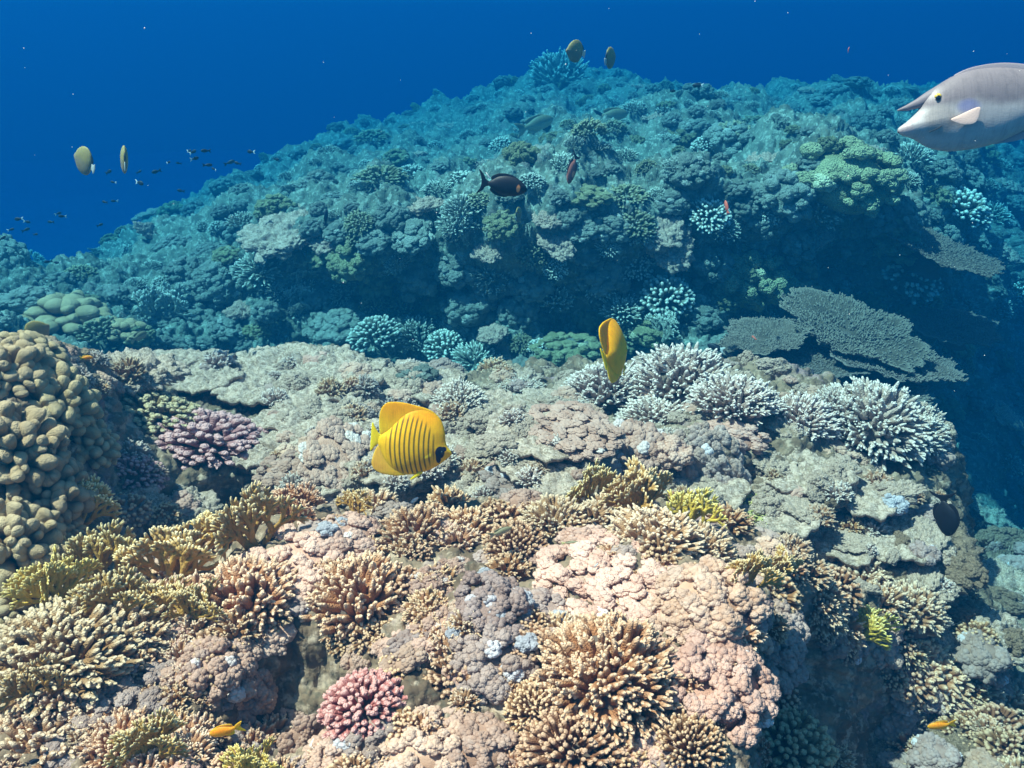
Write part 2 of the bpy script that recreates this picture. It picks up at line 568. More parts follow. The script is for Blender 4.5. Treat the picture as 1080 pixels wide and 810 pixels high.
# ------------------------------------------------------------------ the reef: a sheet of profiles, near to far
# per column: (photo row, distance in m) of the same fifteen features of the reef
KEYS = {
 -700: [(1300,.6),(850,1.2),(740,1.5),(640,1.7),(600,1.9),(560,2.1),(520,2.3),(470,2.7),(440,3.2),(520,4.0),(440,5.2),(420,6.0),(400,7.0),(380,8.0),(360,9.5),(420,12)],
 -150: [(1300,.6),(820,1.2),(730,1.4),(650,1.55),(600,1.65),(540,1.75),(470,1.9),(420,2.1),(385,2.4),(500,3.0),(380,4.8),(355,5.6),(335,6.4),(320,7.4),(300,8.8),(380,11)],
 0:    [(1300,.6),(810,1.2),(720,1.4),(650,1.58),(600,1.68),(540,1.78),(470,1.92),(410,2.1),(362,2.35),(480,3.0),(362,4.7),(335,5.3),(305,6.0),(288,7.0),(270,8.5),(360,11)],
 80:   [(1300,.6),(810,1.2),(710,1.42),(620,1.68),(590,1.8),(540,1.95),(470,2.15),(420,2.4),(375,2.75),(480,3.5),(380,4.8),(335,5.4),(290,6.2),(265,7.2),(245,8.7),(350,11)],
 150:  [(1300,.6),(810,1.2),(700,1.45),(600,1.8),(605,2.0),(560,2.18),(505,2.35),(435,2.8),(385,3.4),(480,4.2),(388,5.0),(330,5.6),(272,6.5),(240,7.5),(206,9.0),(330,12)],
 300:  [(1300,.6),(810,1.2),(690,1.46),(545,2.0),(595,2.25),(565,2.5),(500,2.62),(440,3.2),(390,3.9),(470,4.6),(390,5.2),(320,5.6),(235,6.3),(180,8.0),(138,10),(300,14)],
 450:  [(1300,.6),(810,1.2),(670,1.5),(535,2.1),(600,2.3),(550,2.68),(508,2.58),(450,3.2),(402,4.0),(470,4.7),(398,5.3),(320,5.55),(222,6.1),(160,8.5),(100,11.5),(300,15)],
 600:  [(1300,.6),(810,1.2),(670,1.5),(515,2.2),(575,2.4),(530,2.76),(490,2.66),(440,3.2),(397,3.9),(460,4.6),(388,5.3),(310,5.55),(212,6.0),(130,9.0),(64,12),(280,16)],
 750:  [(1300,.6),(810,1.2),(670,1.5),(545,2.1),(590,2.35),(545,2.7),(490,2.62),(430,3.1),(385,3.6),(460,4.3),(372,5.25),(290,5.5),(182,6.0),(130,8.0),(100,11),(280,15)],
 850:  [(1300,.6),(810,1.55),(690,1.66),(590,2.0),(600,2.3),(560,2.62),(520,2.64),(450,3.0),(412,3.4),(490,4.1),(385,5.2),(300,5.45),(175,6.05),(125,8.2),(92,11),(280,15)],
 930:  [(1300,.7),(810,1.98),(720,2.08),(630,2.16),(615,2.3),(572,2.46),(528,2.64),(490,2.95),(436,3.2),(530,4.0),(410,5.25),(310,5.55),(180,6.3),(122,8.6),(88,11.3),(280,15)],
 990:  [(1300,.75),(810,1.95),(730,2.1),(650,2.28),(622,2.45),(585,2.6),(545,2.75),(505,3.0),(470,3.25),(600,4.1),(450,5.6),(335,6.0),(195,6.8),(122,9.0),(88,12),(280,16)],
 1040: [(1300,.8),(810,1.85),(740,2.1),(670,2.4),(640,2.65),(620,2.95),(610,3.2),(605,3.5),(600,3.8),(640,4.8),(560,6.6),(420,7.6),(262,8.6),(150,10),(104,12.5),(280,17)],
 1120: [(1300,.8),(810,1.95),(750,2.3),(690,2.7),(655,3.0),(625,3.3),(605,3.7),(590,4.1),(580,4.7),(640,5.8),(600,7.6),(480,9),(330,10.5),(200,12),(112,14),(280,18)],
 1750: [(1300,.8),(900,1.9),(800,2.4),(720,2.8),(690,3.2),(660,3.6),(640,4.2),(620,4.8),(610,5.4),(660,6.4),(600,8.0),(490,9.5),(340,11),(210,12.5),(125,14.5),(280,18)],
}
SEG = [24, 60, 60, 70, 26, 34, 40, 60, 50, 30, 50, 84, 96, 70, 60]
ku = sorted(KEYS)
for u_ in ku:
    a_ = KEYS[u_]
    if 200 < u_ < 1010:
        y_ = a_[12][1]
        w_ = 0.3 if u_ < 800 else 0.4
        a_[10] = (a_[10][0], y_ - (.62 if u_ < 800 else .22))
        a_[11] = (a_[11][0], y_ - (.22 if u_ < 800 else -.06))
        if u_ < 800:
            a_[5] = (a_[5][0], a_[5][1] + .28)
        a_[6] = (a_[6][0] - 6, a_[6][1])
        a_[4] = (a_[4][0] + 15, a_[4][1])
    a_[12] = (a_[12][0] + 8, a_[12][1])
    a_[13] = (a_[13][0] + 20, a_[13][1] * 1.15)
    lo_ = max(0, min(36, (520 - u_) * .09)) if u_ > -200 else 36
    a_[13] = (a_[13][0] + lo_ * .6, a_[13][1])
    a_[14] = (a_[14][0] + 30 + lo_, a_[14][1] * 1.4)
    a_[15] = (a_[15][0], a_[15][1] * 1.4)
KV = np.array([[k[0] for k in KEYS[u]] for u in ku], float)
KY = np.array([[k[1] for k in KEYS[u]] for u in ku], float)
# the last row of the sheet falls away to the sea floor
us = np.concatenate([np.arange(-700, -160, 14.0), np.arange(-160, 1240, 1.7), np.arange(1240, 1751, 14.0)])


def smooth_interp(x, xp, fp):
    """monotone-ish cubic (Hermite with averaged slopes)"""
    xp = np.asarray(xp, float); fp = np.asarray(fp, float)
    d = np.diff(fp) / np.diff(xp)
    m = np.zeros_like(fp)
    m[1:-1] = np.where(d[:-1] * d[1:] > 0, 2 * d[:-1] * d[1:] / (d[:-1] + d[1:] + 1e-12), 0)
    m[0], m[-1] = d[0], d[-1]
    i = np.clip(np.searchsorted(xp, x) - 1, 0, len(xp) - 2)
    h = xp[i + 1] - xp[i]
    t = (x - xp[i]) / h
    return ((2*t**3 - 3*t**2 + 1) * fp[i] + (t**3 - 2*t**2 + t) * h * m[i] + (-2*t**3 + 3*t**2) * fp[i+1] + (t**3 - t**2) * h * m[i+1])


CV = np.stack([smooth_interp(us, ku, KV[:, k]) for k in range(KV.shape[1])], 1)
CY = np.stack([smooth_interp(us, ku, KY[:, k]) for k in range(KV.shape[1])], 1)
A = (us[:, None] - 540) / F
Bv = (405 - CV) / F
dy = CP + Bv * SP
dz = Bv * CP - SP
PX = A / dy * CY
PY = CY
PZ = dz / dy * CY
rows = []
for k, n in enumerate(SEG):
    t = np.linspace(0, 1, n, endpoint=False)
    rows += [(k, x) for x in t]
rows.append((len(SEG) - 1, 1.0))
S = np.array([k + t for k, t in rows])
knots = np.arange(KV.shape[1], dtype=float)


def along(Pk):
    """smooth along the profile for every column at once"""
    k = np.clip(np.floor(S).astype(int), 0, Pk.shape[1] - 2)
    t = (S - k)[None, :]
    m = np.zeros_like(Pk)
    m[:, 1:-1] = (Pk[:, 2:] - Pk[:, :-2]) / 2 * 0.75
    p0, p1, m0, m1 = Pk[:, k], Pk[:, k + 1], m[:, k], m[:, k + 1]
    return ((2*t**3 - 3*t**2 + 1) * p0 + (t**3 - 2*t**2 + t) * m0 + (-2*t**3 + 3*t**2) * p1 + (t**3 - t**2) * m1)


G = np.stack([along(PX), along(PY), along(PZ)], 2).astype(np.float64)   # columns x rows x 3
nu, ns = G.shape[:2]


def grid_normals(G):
    du = np.gradient(G, axis=0)
    dv = np.gradient(G, axis=1)
    n = np.cross(du, dv)
    n /= np.linalg.norm(n, axis=2)[:, :, None] + 1e-12
    return n


# hollows and swellings of the near reef: (u, v, distance, radius m, height m)
DENTS = [(305, 725, 1.40, 0.10, -0.30), (325, 690, 1.48, 0.08, -0.16), (255, 765, 1.3, .06, -.12), (890, 745, 1.68, 0.18, -0.42), (835, 745, 1.5, .1, -.25),
         (400, 700, 1.45, 0.05, -0.05), (515, 650, 1.55, 0.10, 0.07), (650, 610, 1.75, 0.14, 0.05), (330, 580, 1.85, 0.12, 0.05),
         (640, 720, 1.4, 0.10, 0.05), (755, 640, 1.6, 0.12, 0.06), (90, 680, 1.45, .12, .04), (215, 520, 2.3, 0.14, -0.12), (250, 520, 2.4, .1, -.1)]
Nn = grid_normals(G)
for (u, v, Y, r, a) in DENTS:
    c = np.array(at(u, v, Y)[:])
    w = np.exp(-((G - c) ** 2).sum(2) / (r * r))
    G += Nn * (a * w)[:, :, None]
Nn = grid_normals(G)
P = G.reshape(-1, 3)
far = np.clip((P[:, 1] - 2.1) / 2.6, 0, 1)
far3 = np.clip((P[:, 1] - 4.3) / 2.0, 0, 1)
fine_fade = np.clip(1.6 - P[:, 1] / 12, 0.3, 1)
up = np.array([0, 0, 1.0])
D = (0.05 + 0.25 * far) * (vnoise(P, 2.3, 1) - 0.5) + (0.03 + 0.20 * far) * (puffs(P, 2.6, 2) - 0.55) + 0.45 * far3 * (vnoise(P, 1.7, 21) - 0.5) + 0.22 * far3 * (vnoise(P, 3.4, 31) - 0.5) + 0.34 * far3 * (puffs(P, 0.95, 8) - 0.6)
D += (0.02 + 0.05 * far) * (knobs(P, 6.0, 3) - 0.6)
D += (0.024 + 0.038 * far) * (knobs(P + D[:, None] * 0.3, 14.0, 4) - 0.6)
dirn = Nn.reshape(-1, 3) * 0.8 + up * 0.2
P2 = P + dirn * D[:, None]
N2 = grid_normals(P2.reshape(nu, ns, 3)).reshape(-1, 3)
d2 = (0.014 + 0.010 * far) * (knobs(P2, 34.0, 5) - 0.6) + 0.008 * (vnoise(P2, 60.0, 6) - 0.5)
d2 += 0.006 * (1 - far) * (knobs(P2, 95.0, 7) - 0.6)
P2 = P2 + N2 * d2[:, None]
mb = MB()
i = np.arange(nu - 1)[:, None]; j = np.arange(ns - 1)[None, :]
cut = sum(SEG[:9]) + 15                       # the hidden channel between the near reef and the far reef
G2 = P2.reshape(nu, ns, 3)
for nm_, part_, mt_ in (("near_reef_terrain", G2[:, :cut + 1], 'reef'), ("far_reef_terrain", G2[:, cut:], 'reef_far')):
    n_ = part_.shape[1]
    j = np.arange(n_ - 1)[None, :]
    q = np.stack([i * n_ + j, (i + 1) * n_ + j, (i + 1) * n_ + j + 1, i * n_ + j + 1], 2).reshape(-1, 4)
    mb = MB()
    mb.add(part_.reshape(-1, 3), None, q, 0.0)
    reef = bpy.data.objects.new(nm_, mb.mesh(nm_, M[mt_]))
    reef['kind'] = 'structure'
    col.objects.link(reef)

# ray casting on a thinned copy of the sheet
GC = P2.reshape(nu, ns, 3)[::2, ::2]
cu, cs = GC.shape[:2]
i = np.arange(cu - 1)[:, None]; j = np.arange(cs - 1)[None, :]
qc = np.stack([i * cs + j, (i + 1) * cs + j, (i + 1) * cs + j + 1, i * cs + j + 1], 2).reshape(-1, 4)
bvh = BVHTree.FromPolygons([Vector(p) for p in GC.reshape(-1, 3).tolist()], qc.tolist())
SM = G[::6, ::6]
su, sn = SM.shape[:2]
NS = grid_normals(SM).reshape(-1, 3)
from mathutils.kdtree import KDTree
kd = KDTree(su * sn)
for n_, p_ in enumerate(SM.reshape(-1, 3).tolist()):
    kd.insert(p_, n_)
kd.balance()


PROTO = {}
SOLID = []            # rocks already set on the reef: later corals can sit on them


def solid(o, key, flat=.3):
    seed = 600 + key
    if ('sol', key) not in PROTO:
        me = rock_mesh(M['slab'], seed, flat, 4)
        PROTO[('sol', key)] = BVHTree.FromPolygons([v.co[:] for v in me.vertices], [p.vertices[:] for p in me.polygons])
        bpy.data.meshes.remove(me)
    mw = Matrix.LocRotScale(o.location, o.rotation_quaternion, o.scale)
    SOLID.append((PROTO[('sol', key)], mw.inverted(), mw))


def hit(u, v):
    d = ray(u, v).normalized()
    best = None
    for b_, inv, mw in SOLID:
        o_ = inv @ Vector((0, 0, 0))
        l_, n_, _, _ = b_.ray_cast(o_, (inv.to_3x3() @ d).normalized())
        if l_ is not None:
            w_ = mw @ l_
            if best is None or w_.length < best[0].length:
                nw = (inv.to_3x3().transposed() @ n_).normalized()
                best = (w_, nw)
    loc, nor, idx, dist = bvh.ray_cast(Vector((0, 0, 0)), d)
    if best is not None and (loc is None or best[0].length < loc.length):
        n = (best[1] + Vector((0, 0, .6))).normalized()
        return best[0], n, best[0].y
    if loc is None:
        return None
    _, k, _ = kd.find(loc)
    n = Vector(NS[k])
    if n.dot(d) > 0:
        n = -n
    return loc, n.normalized(), loc.y


# sea floor and water body
mb = MB()
gx = np.linspace(-58, 58, 90); gy = np.linspace(-58, 58, 90)
XX, YY = np.meshgrid(gx, gy, indexing='ij')
pp = np.stack([XX.ravel(), YY.ravel() , np.zeros(XX.size)], 1)
pp[:, 2] = -7.0 + 0.8 * (vnoise(pp, 0.2, 4) - 0.5) - 0.05 * np.clip(-pp[:, 0], 0, 60)
i = np.arange(89)[:, None]; j = np.arange(89)[None, :]
q = np.stack([i * 90 + j, (i + 1) * 90 + j, (i + 1) * 90 + j + 1, i * 90 + j + 1], 2).reshape(-1, 4)
mb.add(pp, None, q)
sb = bpy.data.objects.new("seabed", mb.mesh("seabed", M['sand']))
sb['kind'] = 'structure'
col.objects.link(sb)

mb = MB()
bx = np.array([[x, y, z] for x in (-60, 60) for y in (-60, 60) for z in (-12.5, 0.6)])
mb.add(bx, None, [[0, 1, 3, 2], [4, 6, 7, 5], [0, 4, 5, 1], [2, 3, 7, 6], [0, 2, 6, 4], [1, 5, 7, 3]])
hz = bpy.data.objects.new("haze", mb.mesh("haze", hm, False))
hz['kind'] = 'stuff'
hz['label'] = 'clear blue sea water filling the whole scene'
col.objects.link(hz)


# ------------------------------------------------------------------ placing things
def link(name, me, parent=None):
    o = bpy.data.objects.new(name, me)
    col.objects.link(o)
    if parent is not None:
        o.parent = parent
    return o


def tag(o, label, cat, group=None):
    o['label'] = label
    o['category'] = cat
    if group:
        o['group'] = group
    return o


def proto(key, fn):
    if key not in PROTO:
        PROTO[key] = fn()
    return PROTO[key]


def place(name, cat, meshes, u, v, rpx, label, group=None, squash=1.0, lean=0.55, sink=0.3, yaw=None, wide=1.0, hitpt=None, tilt=None, lift=0.0):
    """set one colony on the reef where the photo shows it; meshes = [(part, mesh), ...] or one mesh"""
    h = hitpt or hit(u, v)
    if h is None:
        return None
    loc, n, Y = h
    rad = rpx / F * (loc.length)
    upv = (n * lean + Vector((0, 0, 1)) * (1 - lean)).normalized()
    qn = Vector((0, 0, 1)).rotation_difference(upv)
    yw = random.uniform(0, 6.28) if yaw is None else yaw
    rot = qn @ Quaternion((0, 0, 1), yw)
    if tilt:
        rot = Quaternion((1, 0, 0), tilt[0]) @ Quaternion((0, 1, 0), tilt[1]) @ Quaternion((0, 0, 1), yw)
        upv = Vector((0, 0, 1))
    if isinstance(meshes, list):
        o = link(name, None)
        for pn, me in meshes:
            link(pn, me, o)
    else:
        o = link(name, meshes)
    o.rotation_mode = 'QUATERNION'
    o.rotation_quaternion = rot
    o.location = loc - upv * rad * sink * squash + Vector((0, 0, lift))
    o.scale = (rad * wide, rad, rad * squash)
    return tag(o, label, cat, group)


def fing(k, mat, **kw):
    key = ('f', k, mat, tuple(sorted(kw.items())))
    kw['r'] = kw.get('r', .05) * 1.42
    kw['n'] = int(kw.get('n', 130) * 1.12)
    kw.setdefault('taper', .42)
    kw['side'] = kw.get('side', 3) + 2
    return proto(key, lambda: [('branches', finger_mesh(M[mat], 100 + k, **kw)), ('base', base_blob(0.62, 0.5, k))])


def pom(k, mat, **kw):
    return proto(('p', k, mat, tuple(sorted(kw.items()))), lambda: pompom_mesh(M[mat], 200 + k, **kw))


def fire(k, mat='fire', **kw):
    return proto(('e', k, mat, tuple(sorted(kw.items()))), lambda: fire_mesh(M[mat], 300 + k, **kw))


def cauli(k, mat, n=170):
    return proto(('c', k, mat, n), lambda: [('branches', finger_mesh(M[mat], 400 + k, n=int(n * 1.45), r=0.058, l0=0.64, h=0.8, side=3, blunt=True, sides=8, lenvar=0.12)), ('base', base_blob(0.72, 0.5, k + 50))])


FC, SC, CC, EC, LC = 'finger coral', 'soft coral', 'cauliflower coral', 'fire coral', 'lobed coral'

# --- near finger corals: (u, v, radius px, mesh, squash, wide, label)
NEAR_FINGER = [
 (262, 628, 58, fing(1, 'finger', n=150, r=.058), .95, 1, 'dome of stubby tan finger coral left of the pale soft cushion'),
 (380, 630, 60, fing(2, 'finger', n=140, r=.055), 1.1, 1, 'tall tan finger coral right of the pale soft cushion'),
 (642, 712, 84, fing(3, 'finger', n=260, r=.042, side=4), .8, 1, 'largest golden brown finger coral with pointed tips, low centre of the reef'),
 (440, 562, 46, fing(4, 'finger', n=110), .9, 1.1, 'tan finger coral on the mound crest below the striped yellow fish'),
 (490, 556, 38, fing(5, 'finger', n=90, r=.06), .9, 1, 'tan finger coral on the mound crest right of the striped yellow fish'),
 (586, 548, 42, fing(4, 'finger_pale', n=110), .85, 1.1, 'pale finger coral on the crest just right of the fine round coral'),
 (645, 540, 40, fing(5, 'finger_pale', n=100), .85, 1.1, 'pale finger coral on the crest below the mustard fire coral fans'),
 (692, 566, 56, fing(6, 'finger_pale', n=170, r=.05), .8, 1.1, 'broad pale finger coral above the smooth beige cushion'),
 (738, 580, 46, fing(7, 'finger_pale', n=140, r=.05), .9, 1, 'pale finger coral with crowded tips at the right of the mound crest'),
 (60, 690, 78, fing(8, 'finger_olive', n=230, r=.045, side=4), .7, 1.15, 'wide olive brown finger thicket on the left edge below the lobed coral'),
 (132, 668, 60, fing(9, 'finger_olive', n=190, r=.048), .75, 1, 'olive brown finger thicket topped with white tipped fire coral'),
 (192, 694, 34, fing(5, 'finger_pale', n=100), 1, 1, 'small pale finger coral left of the dark hollow'),
 (45, 782, 62, fing(10, 'finger_olive', n=180, r=.05), .7, 1.2, 'finger coral thicket in the lower left corner'),
 (125, 786, 48, fing(9, 'finger', n=150, r=.05), .8, 1, 'brown finger coral below the grey pink smooth cushion'),
 (203, 776, 26, fing(5, 'finger_pale', n=70, r=.07), 1, 1, 'little white tipped finger coral just left of the orange damselfish'),
 (832, 580, 27, fing(4, 'finger_pale', n=80, r=.065), .9, 1, 'small rounded finger coral by the yellow green patch'),
 (866, 630, 32, fing(6, 'finger', n=100, r=.06), .95, 1, 'tan finger coral on the right shoulder between two mauve cushions'),
 (908, 612, 36, fing(7, 'finger_pale', n=100, r=.06), .85, 1.1, 'pale finger coral on the right shoulder, under the rough shelf'),
 (966, 642, 36, fing(2, 'finger_pale', n=90, r=.06), .9, 1.1, 'yellowish finger coral at the right end of the mound'),
 (985, 708, 40, fing(1, 'finger', n=90, r=.075), .8, 1.1, 'chunky brown finger coral deep on the right slope'),
 (1062, 742, 30, fing(5, 'finger_olive', n=80, r=.07), .8, 1, 'olive finger coral at the right edge of the slope'),
 (1000, 796, 36, fing(8, 'finger_olive', n=120, r=.05), .6, 1.3, 'low dull finger coral under the small orange fish on the right'),
]
for (u, v, r, me, sq, wd, lb) in NEAR_FINGER:
    place('finger_coral', FC, me, u, v, r, lb, 'near finger corals', sq, sink=0.25, wide=wd)

fine_kw = dict(n=330, r=.03, l0=.6, side=2, blunt=True, sides=6, lenvar=.1, rings=5)
for (u, v, r, sq, lb) in [
 (543, 578, 34, .95, 'round fine branched tan coral under the grey green wrasse'),
 (567, 748, 32, .95, 'small round fine branched brown coral left of the largest finger coral'),
 (604, 790, 52, .75, 'broad fine branched brown coral at the bottom below the largest finger coral'),
 (728, 788, 34, 1.1, 'fine branched brown coral at the bottom right of the largest finger coral'),
 (655, 806, 36, .8, 'fine branched coral cut by the bottom edge beside the pale lump'),
]:
    place('bush_coral', 'bush coral', fing(20, 'fine', **fine_kw), u, v, r, lb, 'fine branched brown corals', sq, sink=.25)

# --- near soft corals
NEAR_SOFT = [
 (318, 592, 62, pom(1, 'soft_pale', n=110, br=.15, h=.6), .75, 1.1, 'large pale soft coral cushion between two tan finger corals'),
 (365, 565, 40, pom(2, 'soft_pale', n=80, h=.6), .7, 1.2, 'pale soft coral cushion at the back of the mound near the crest'),
 (516, 640, 46, pom(3, 'soft_grey', n=80, br=.19, white=.1), .9, 1, 'mauve grey soft coral knoll with white tufts, upper half'),
 (520, 690, 60, pom(4, 'soft_grey', n=100, br=.17, white=.12), .85, 1, 'mauve grey soft coral knoll with white tufts, lower half'),
 (650, 612, 78, pom(5, 'soft_pale', n=170, br=.13, h=.5, amp=.18), .65, 1.15, 'largest smooth beige soft coral cushion in the middle of the mound'),
 (705, 655, 50, pom(6, 'soft_pale', n=110, br=.14, h=.55), .7, 1.1, 'beige soft coral spreading over the back of the largest finger coral'),
 (738, 632, 58, pom(7, 'soft', n=100, br=.17), .8, 1.1, 'lumpy beige soft coral below the crowded pale finger coral'),
 (818, 668, 52, pom(4, 'soft_grey', n=100, br=.17, white=.0), .9, 1, 'mauve soft coral at the right edge above the dark hollow'),
 (880, 672, 22, pom(8, 'soft', n=50, br=.24), .9, 1, 'single pinkish soft coral lump at the brink of the dark hollow'),
 (756, 716, 64, pom(9, 'soft', n=120, br=.16), .8, 1.1, 'big beige soft coral bulging right of the largest finger coral'),
 (786, 640, 34, pom(8, 'soft_grey', n=60, br=.22, white=.0), .9, 1, 'small mauve soft coral between two beige soft corals'),
 (230, 704, 40, pom(2, 'soft', n=70, br=.2), 1, 1, 'upper beige soft coral hanging beside the dark hollow'),
 (262, 728, 30, pom(8, 'soft', n=50, br=.24), 1, 1, 'lower beige soft coral hanging beside the dark hollow'),
 (378, 693, 20, pom(8, 'soft_pale', n=50, br=.25), 1, 1, 'single pale soft coral tuft above the pink coral'),
 (452, 615, 28, pom(2, 'soft', n=60, br=.22, white=.1), .9, 1, 'soft coral lump between the tall finger coral and the mauve knoll'),
 (462, 655, 30, pom(3, 'soft', n=60, br=.22, white=.15), .8, 1, 'soft coral cluster with white tips left of the mauve knoll'),
 (432, 682, 26, pom(8, 'soft_grey', n=50, br=.24, white=.25), .9, 1, 'speckled soft coral cluster above and right of the pink coral'),
 (112, 748, 64, pom(5, 'soft_grey', n=170, br=.12, h=.5, white=.0, amp=.14), .6, 1.2, 'grey pink smooth soft cushion under the olive thicket'),
 (395, 772, 42, pom(9, 'soft_grey', n=90, br=.17, white=.1), .8, 1.1, 'grey soft coral right below the pink coral'),
 (445, 786, 46, pom(1, 'soft_pale', n=100, br=.16), .8, 1.1, 'pale soft coral at the bottom edge, left of centre'),
 (505, 782, 40, pom(7, 'soft', n=80, br=.18), .8, 1.1, 'beige soft coral at the bottom edge, below the mauve knoll'),
 (350, 795, 34, pom(6, 'soft', n=80, br=.17), .7, 1.1, 'brownish soft coral at the bottom edge under the pink coral'),
 (676, 788, 36, pom(3, 'soft_pale', n=70, br=.2, white=.0), .8, 1, 'pale soft coral lump under the largest finger coral'),
 (240, 788, 42, pom(5, 'soft_grey', n=120, br=.14, h=.5, white=0.), .6, 1.2, 'flat grey soft coral under the orange damselfish'),
 (950, 752, 32, pom(4, 'soft_grey', n=60, br=.22, white=0.), .8, 1.1, 'grey soft coral on the dark right slope'),
 (885, 605, 24, pom(8, 'soft_pale', n=50, br=.24, white=.3), .7, 1.1, 'white tinged soft coral on the right shoulder'),
 (418, 540, 24, pom(8, 'soft_grey', n=50, br=.24, white=.3), .7, 1.1, 'blue white soft coral tuft on the mound crest'),
 (480, 600, 24, pom(6, 'soft', n=60, br=.2), .8, 1, 'soft coral tuft under the crest finger corals'),
 (575, 640, 36, pom(7, 'soft_grey', n=70, br=.2), .7, 1.1, 'mauve soft coral wedged against the smooth beige cushion'),
]
for (u, v, r, me, sq, wd, lb) in NEAR_SOFT:
    place('soft_coral', SC, me, u, v, r, lb, 'near soft corals', sq, sink=.2, wide=wd)

# --- lobed coral on the left
for (u, v, r, k, sq, lb) in [
 (10, 392, 46, 1, .8, 'topmost tan lobed coral in the left corner of the ledge'),
 (52, 428, 52, 2, .9, 'tan lobed coral beside the brown cauliflower coral'),
 (12, 478, 58, 3, 1, 'tan lobed coral on the left edge, middle of the stack'),
 (92, 470, 34, 1, .9, 'outlying cluster of thick lobes over the shaded gap'),
 (50, 520, 48, 2, 1, 'tan lobed coral above the yellow fire coral'),
 (10, 575, 54, 3, 1, 'big knobbed lobed coral on the left edge, lower stack'),
 (14, 640, 40, 1, .9, 'lowest tan lobed coral above the olive thicket'),
 (62, 570, 30, 1, .9, 'small round lobes beside the mustard fan'),
 (40, 372, 34, 4, .5, 'flat topped lobed coral on the skyline of the left ledge'),
]:
    place('lobed_coral', LC, proto(('l', k), lambda: lobe_mesh(M['lobe'], 500 + k, n=(80, 96, 110, 60)[k - 1], r=(.125, .115, .105, .16)[k - 1])),
          u, v, r, lb, 'tan lobed corals on the left', sq, sink=.2)

# --- fire corals
for (u, v, r, k, m, lb) in [
 (185, 590, 52, 1, 'fire', 'mustard fire coral fan standing over the left thicket'),
 (60, 618, 38, 2, 'yellow', 'bright yellow fire coral below the lobed coral'),
 (268, 555, 50, 3, 'fire', 'mustard fire coral fan at the left end of the mound crest'),
 (118, 640, 42, 4, 'fire', 'white tipped fire coral on top of the olive thicket'),
 (165, 640, 36, 1, 'fire', 'white tipped fire coral on the right of the olive thicket'),
 (205, 640, 34, 2, 'fire', 'slanting fire coral branch left of the stubby tan dome'),
 (108, 590, 42, 3, 'fire', 'white edged fire coral fan behind the olive thicket'),
 (82, 535, 34, 4, 'fire', 'olive fire coral clump in the shade of the lobed coral'),
 (622, 515, 36, 1, 'fire', 'left mustard fire coral clump on the mound crest'),
 (674, 522, 44, 2, 'fire', 'right mustard fire coral fan on the mound crest'),
 (728, 540, 34, 3, 'yellow', 'small yellow fire coral by the edge of the right shelf'),
 (788, 606, 30, 4, 'fire', 'mustard fire coral among the pale finger corals on the right'),
 (820, 600, 26, 2, 'fire', 'small fire coral sprig beside the rounded finger coral on the right'),
 (898, 655, 34, 1, 'yellow', 'yellow fire coral at the brink of the right slope'),
 (158, 785, 36, 4, 'fire', 'fire coral twig at the bottom left'),
 (268, 808, 30, 2, 'yellow', 'small yellow fire coral at the bottom edge near the orange damselfish'),
 (374, 532, 22, 3, 'fire', 'tiny fire coral sprig on the crest left of the blue white tuft'),
 (312, 535, 32, 4, 'finger', 'tan fire coral with fine twigs at the back of the left crest'),
 (40, 725, 34, 3, 'fire', 'leaning yellowish fire coral on the left thicket'),
 (235, 560, 30, 2, 'fire', 'fire coral tuft under the large mauve coral'),
]:
    place('fire_coral', EC, fire(k, m, fans=2 if k % 2 else 3), u, v + r * .45, r * 1.3, lb, 'near fire corals', 1.0, lean=.25, sink=.06, yaw=random.uniform(-.7, .7))

# --- the ledge: dead coral slabs, thickets and cushions
SLABS = [
 (330, 402, 62, 1, .5, 'long rough slab on the back edge of the ledge, left'),
 (250, 405, 44, 2, .6, 'rough slab at the back left of the ledge behind the mauve coral'),
 (420, 412, 40, 3, .6, 'knobbly slab at the back edge of the ledge above the striped fish'),
 (130, 398, 44, 4, .5, 'rough slab next to the lobed coral on the skyline'),
 (345, 436, 48, 2, .5, 'slab with a dark crack in the middle of the ledge'),
 (330, 478, 44, 3, .5, 'pale slab at the right of the large mauve coral'),
 (400, 500, 56, 4, .35, 'front slab of the ledge right below the striped fish'),
 (510, 465, 58, 1, .4, 'broad flat slab right of the striped fish'),
 (500, 510, 50, 2, .35, 'overhanging front slab above the dark gap'),
 (585, 480, 46, 3, .4, 'stepped slab below the beige cushion in the middle of the ledge'),
 (625, 495, 36, 4, .5, 'small slab behind the mustard fire coral'),
 (700, 500, 50, 2, .35, 'front slab at the right of the mustard fire coral'),
 (770, 545, 62, 1, .3, 'long dark shelf under the right thicket'),
 (840, 505, 60, 3, .3, 'upper shelf under the right thicket'),
 (860, 555, 62, 4, .3, 'lower rough shelf on the right'),
 (945, 570, 60, 2, .4, 'rough block where the black fish dives'),
 (960, 610, 44, 1, .4, 'outer rough block of the right shelf'),
 (300, 515, 44, 4, .4, 'shaded slab under the large mauve coral'),
 (170, 545, 40, 2, .6, 'grey lump of rock behind the mustard fan'),
 (130, 540, 34, 3, .7, 'small grey rock under the dull mauve coral'),
 (460, 440, 34, 2, .5, 'small rough slab right above the striped fish'),
 (205, 405, 36, 3, .5, 'low slab between the lobed coral and the ledge back'),
 (1015, 660, 48, 3, .5, 'pale sand covered boulder on the right slope'),
 (1050, 620, 44, 1, .5, 'pale boulder high on the right slope'),
 (1030, 790, 46, 4, .5, 'dull boulder in the lower right corner'),
 (920, 800, 46, 1, .6, 'dark rock at the foot of the hollow'),
]
PENDING = []
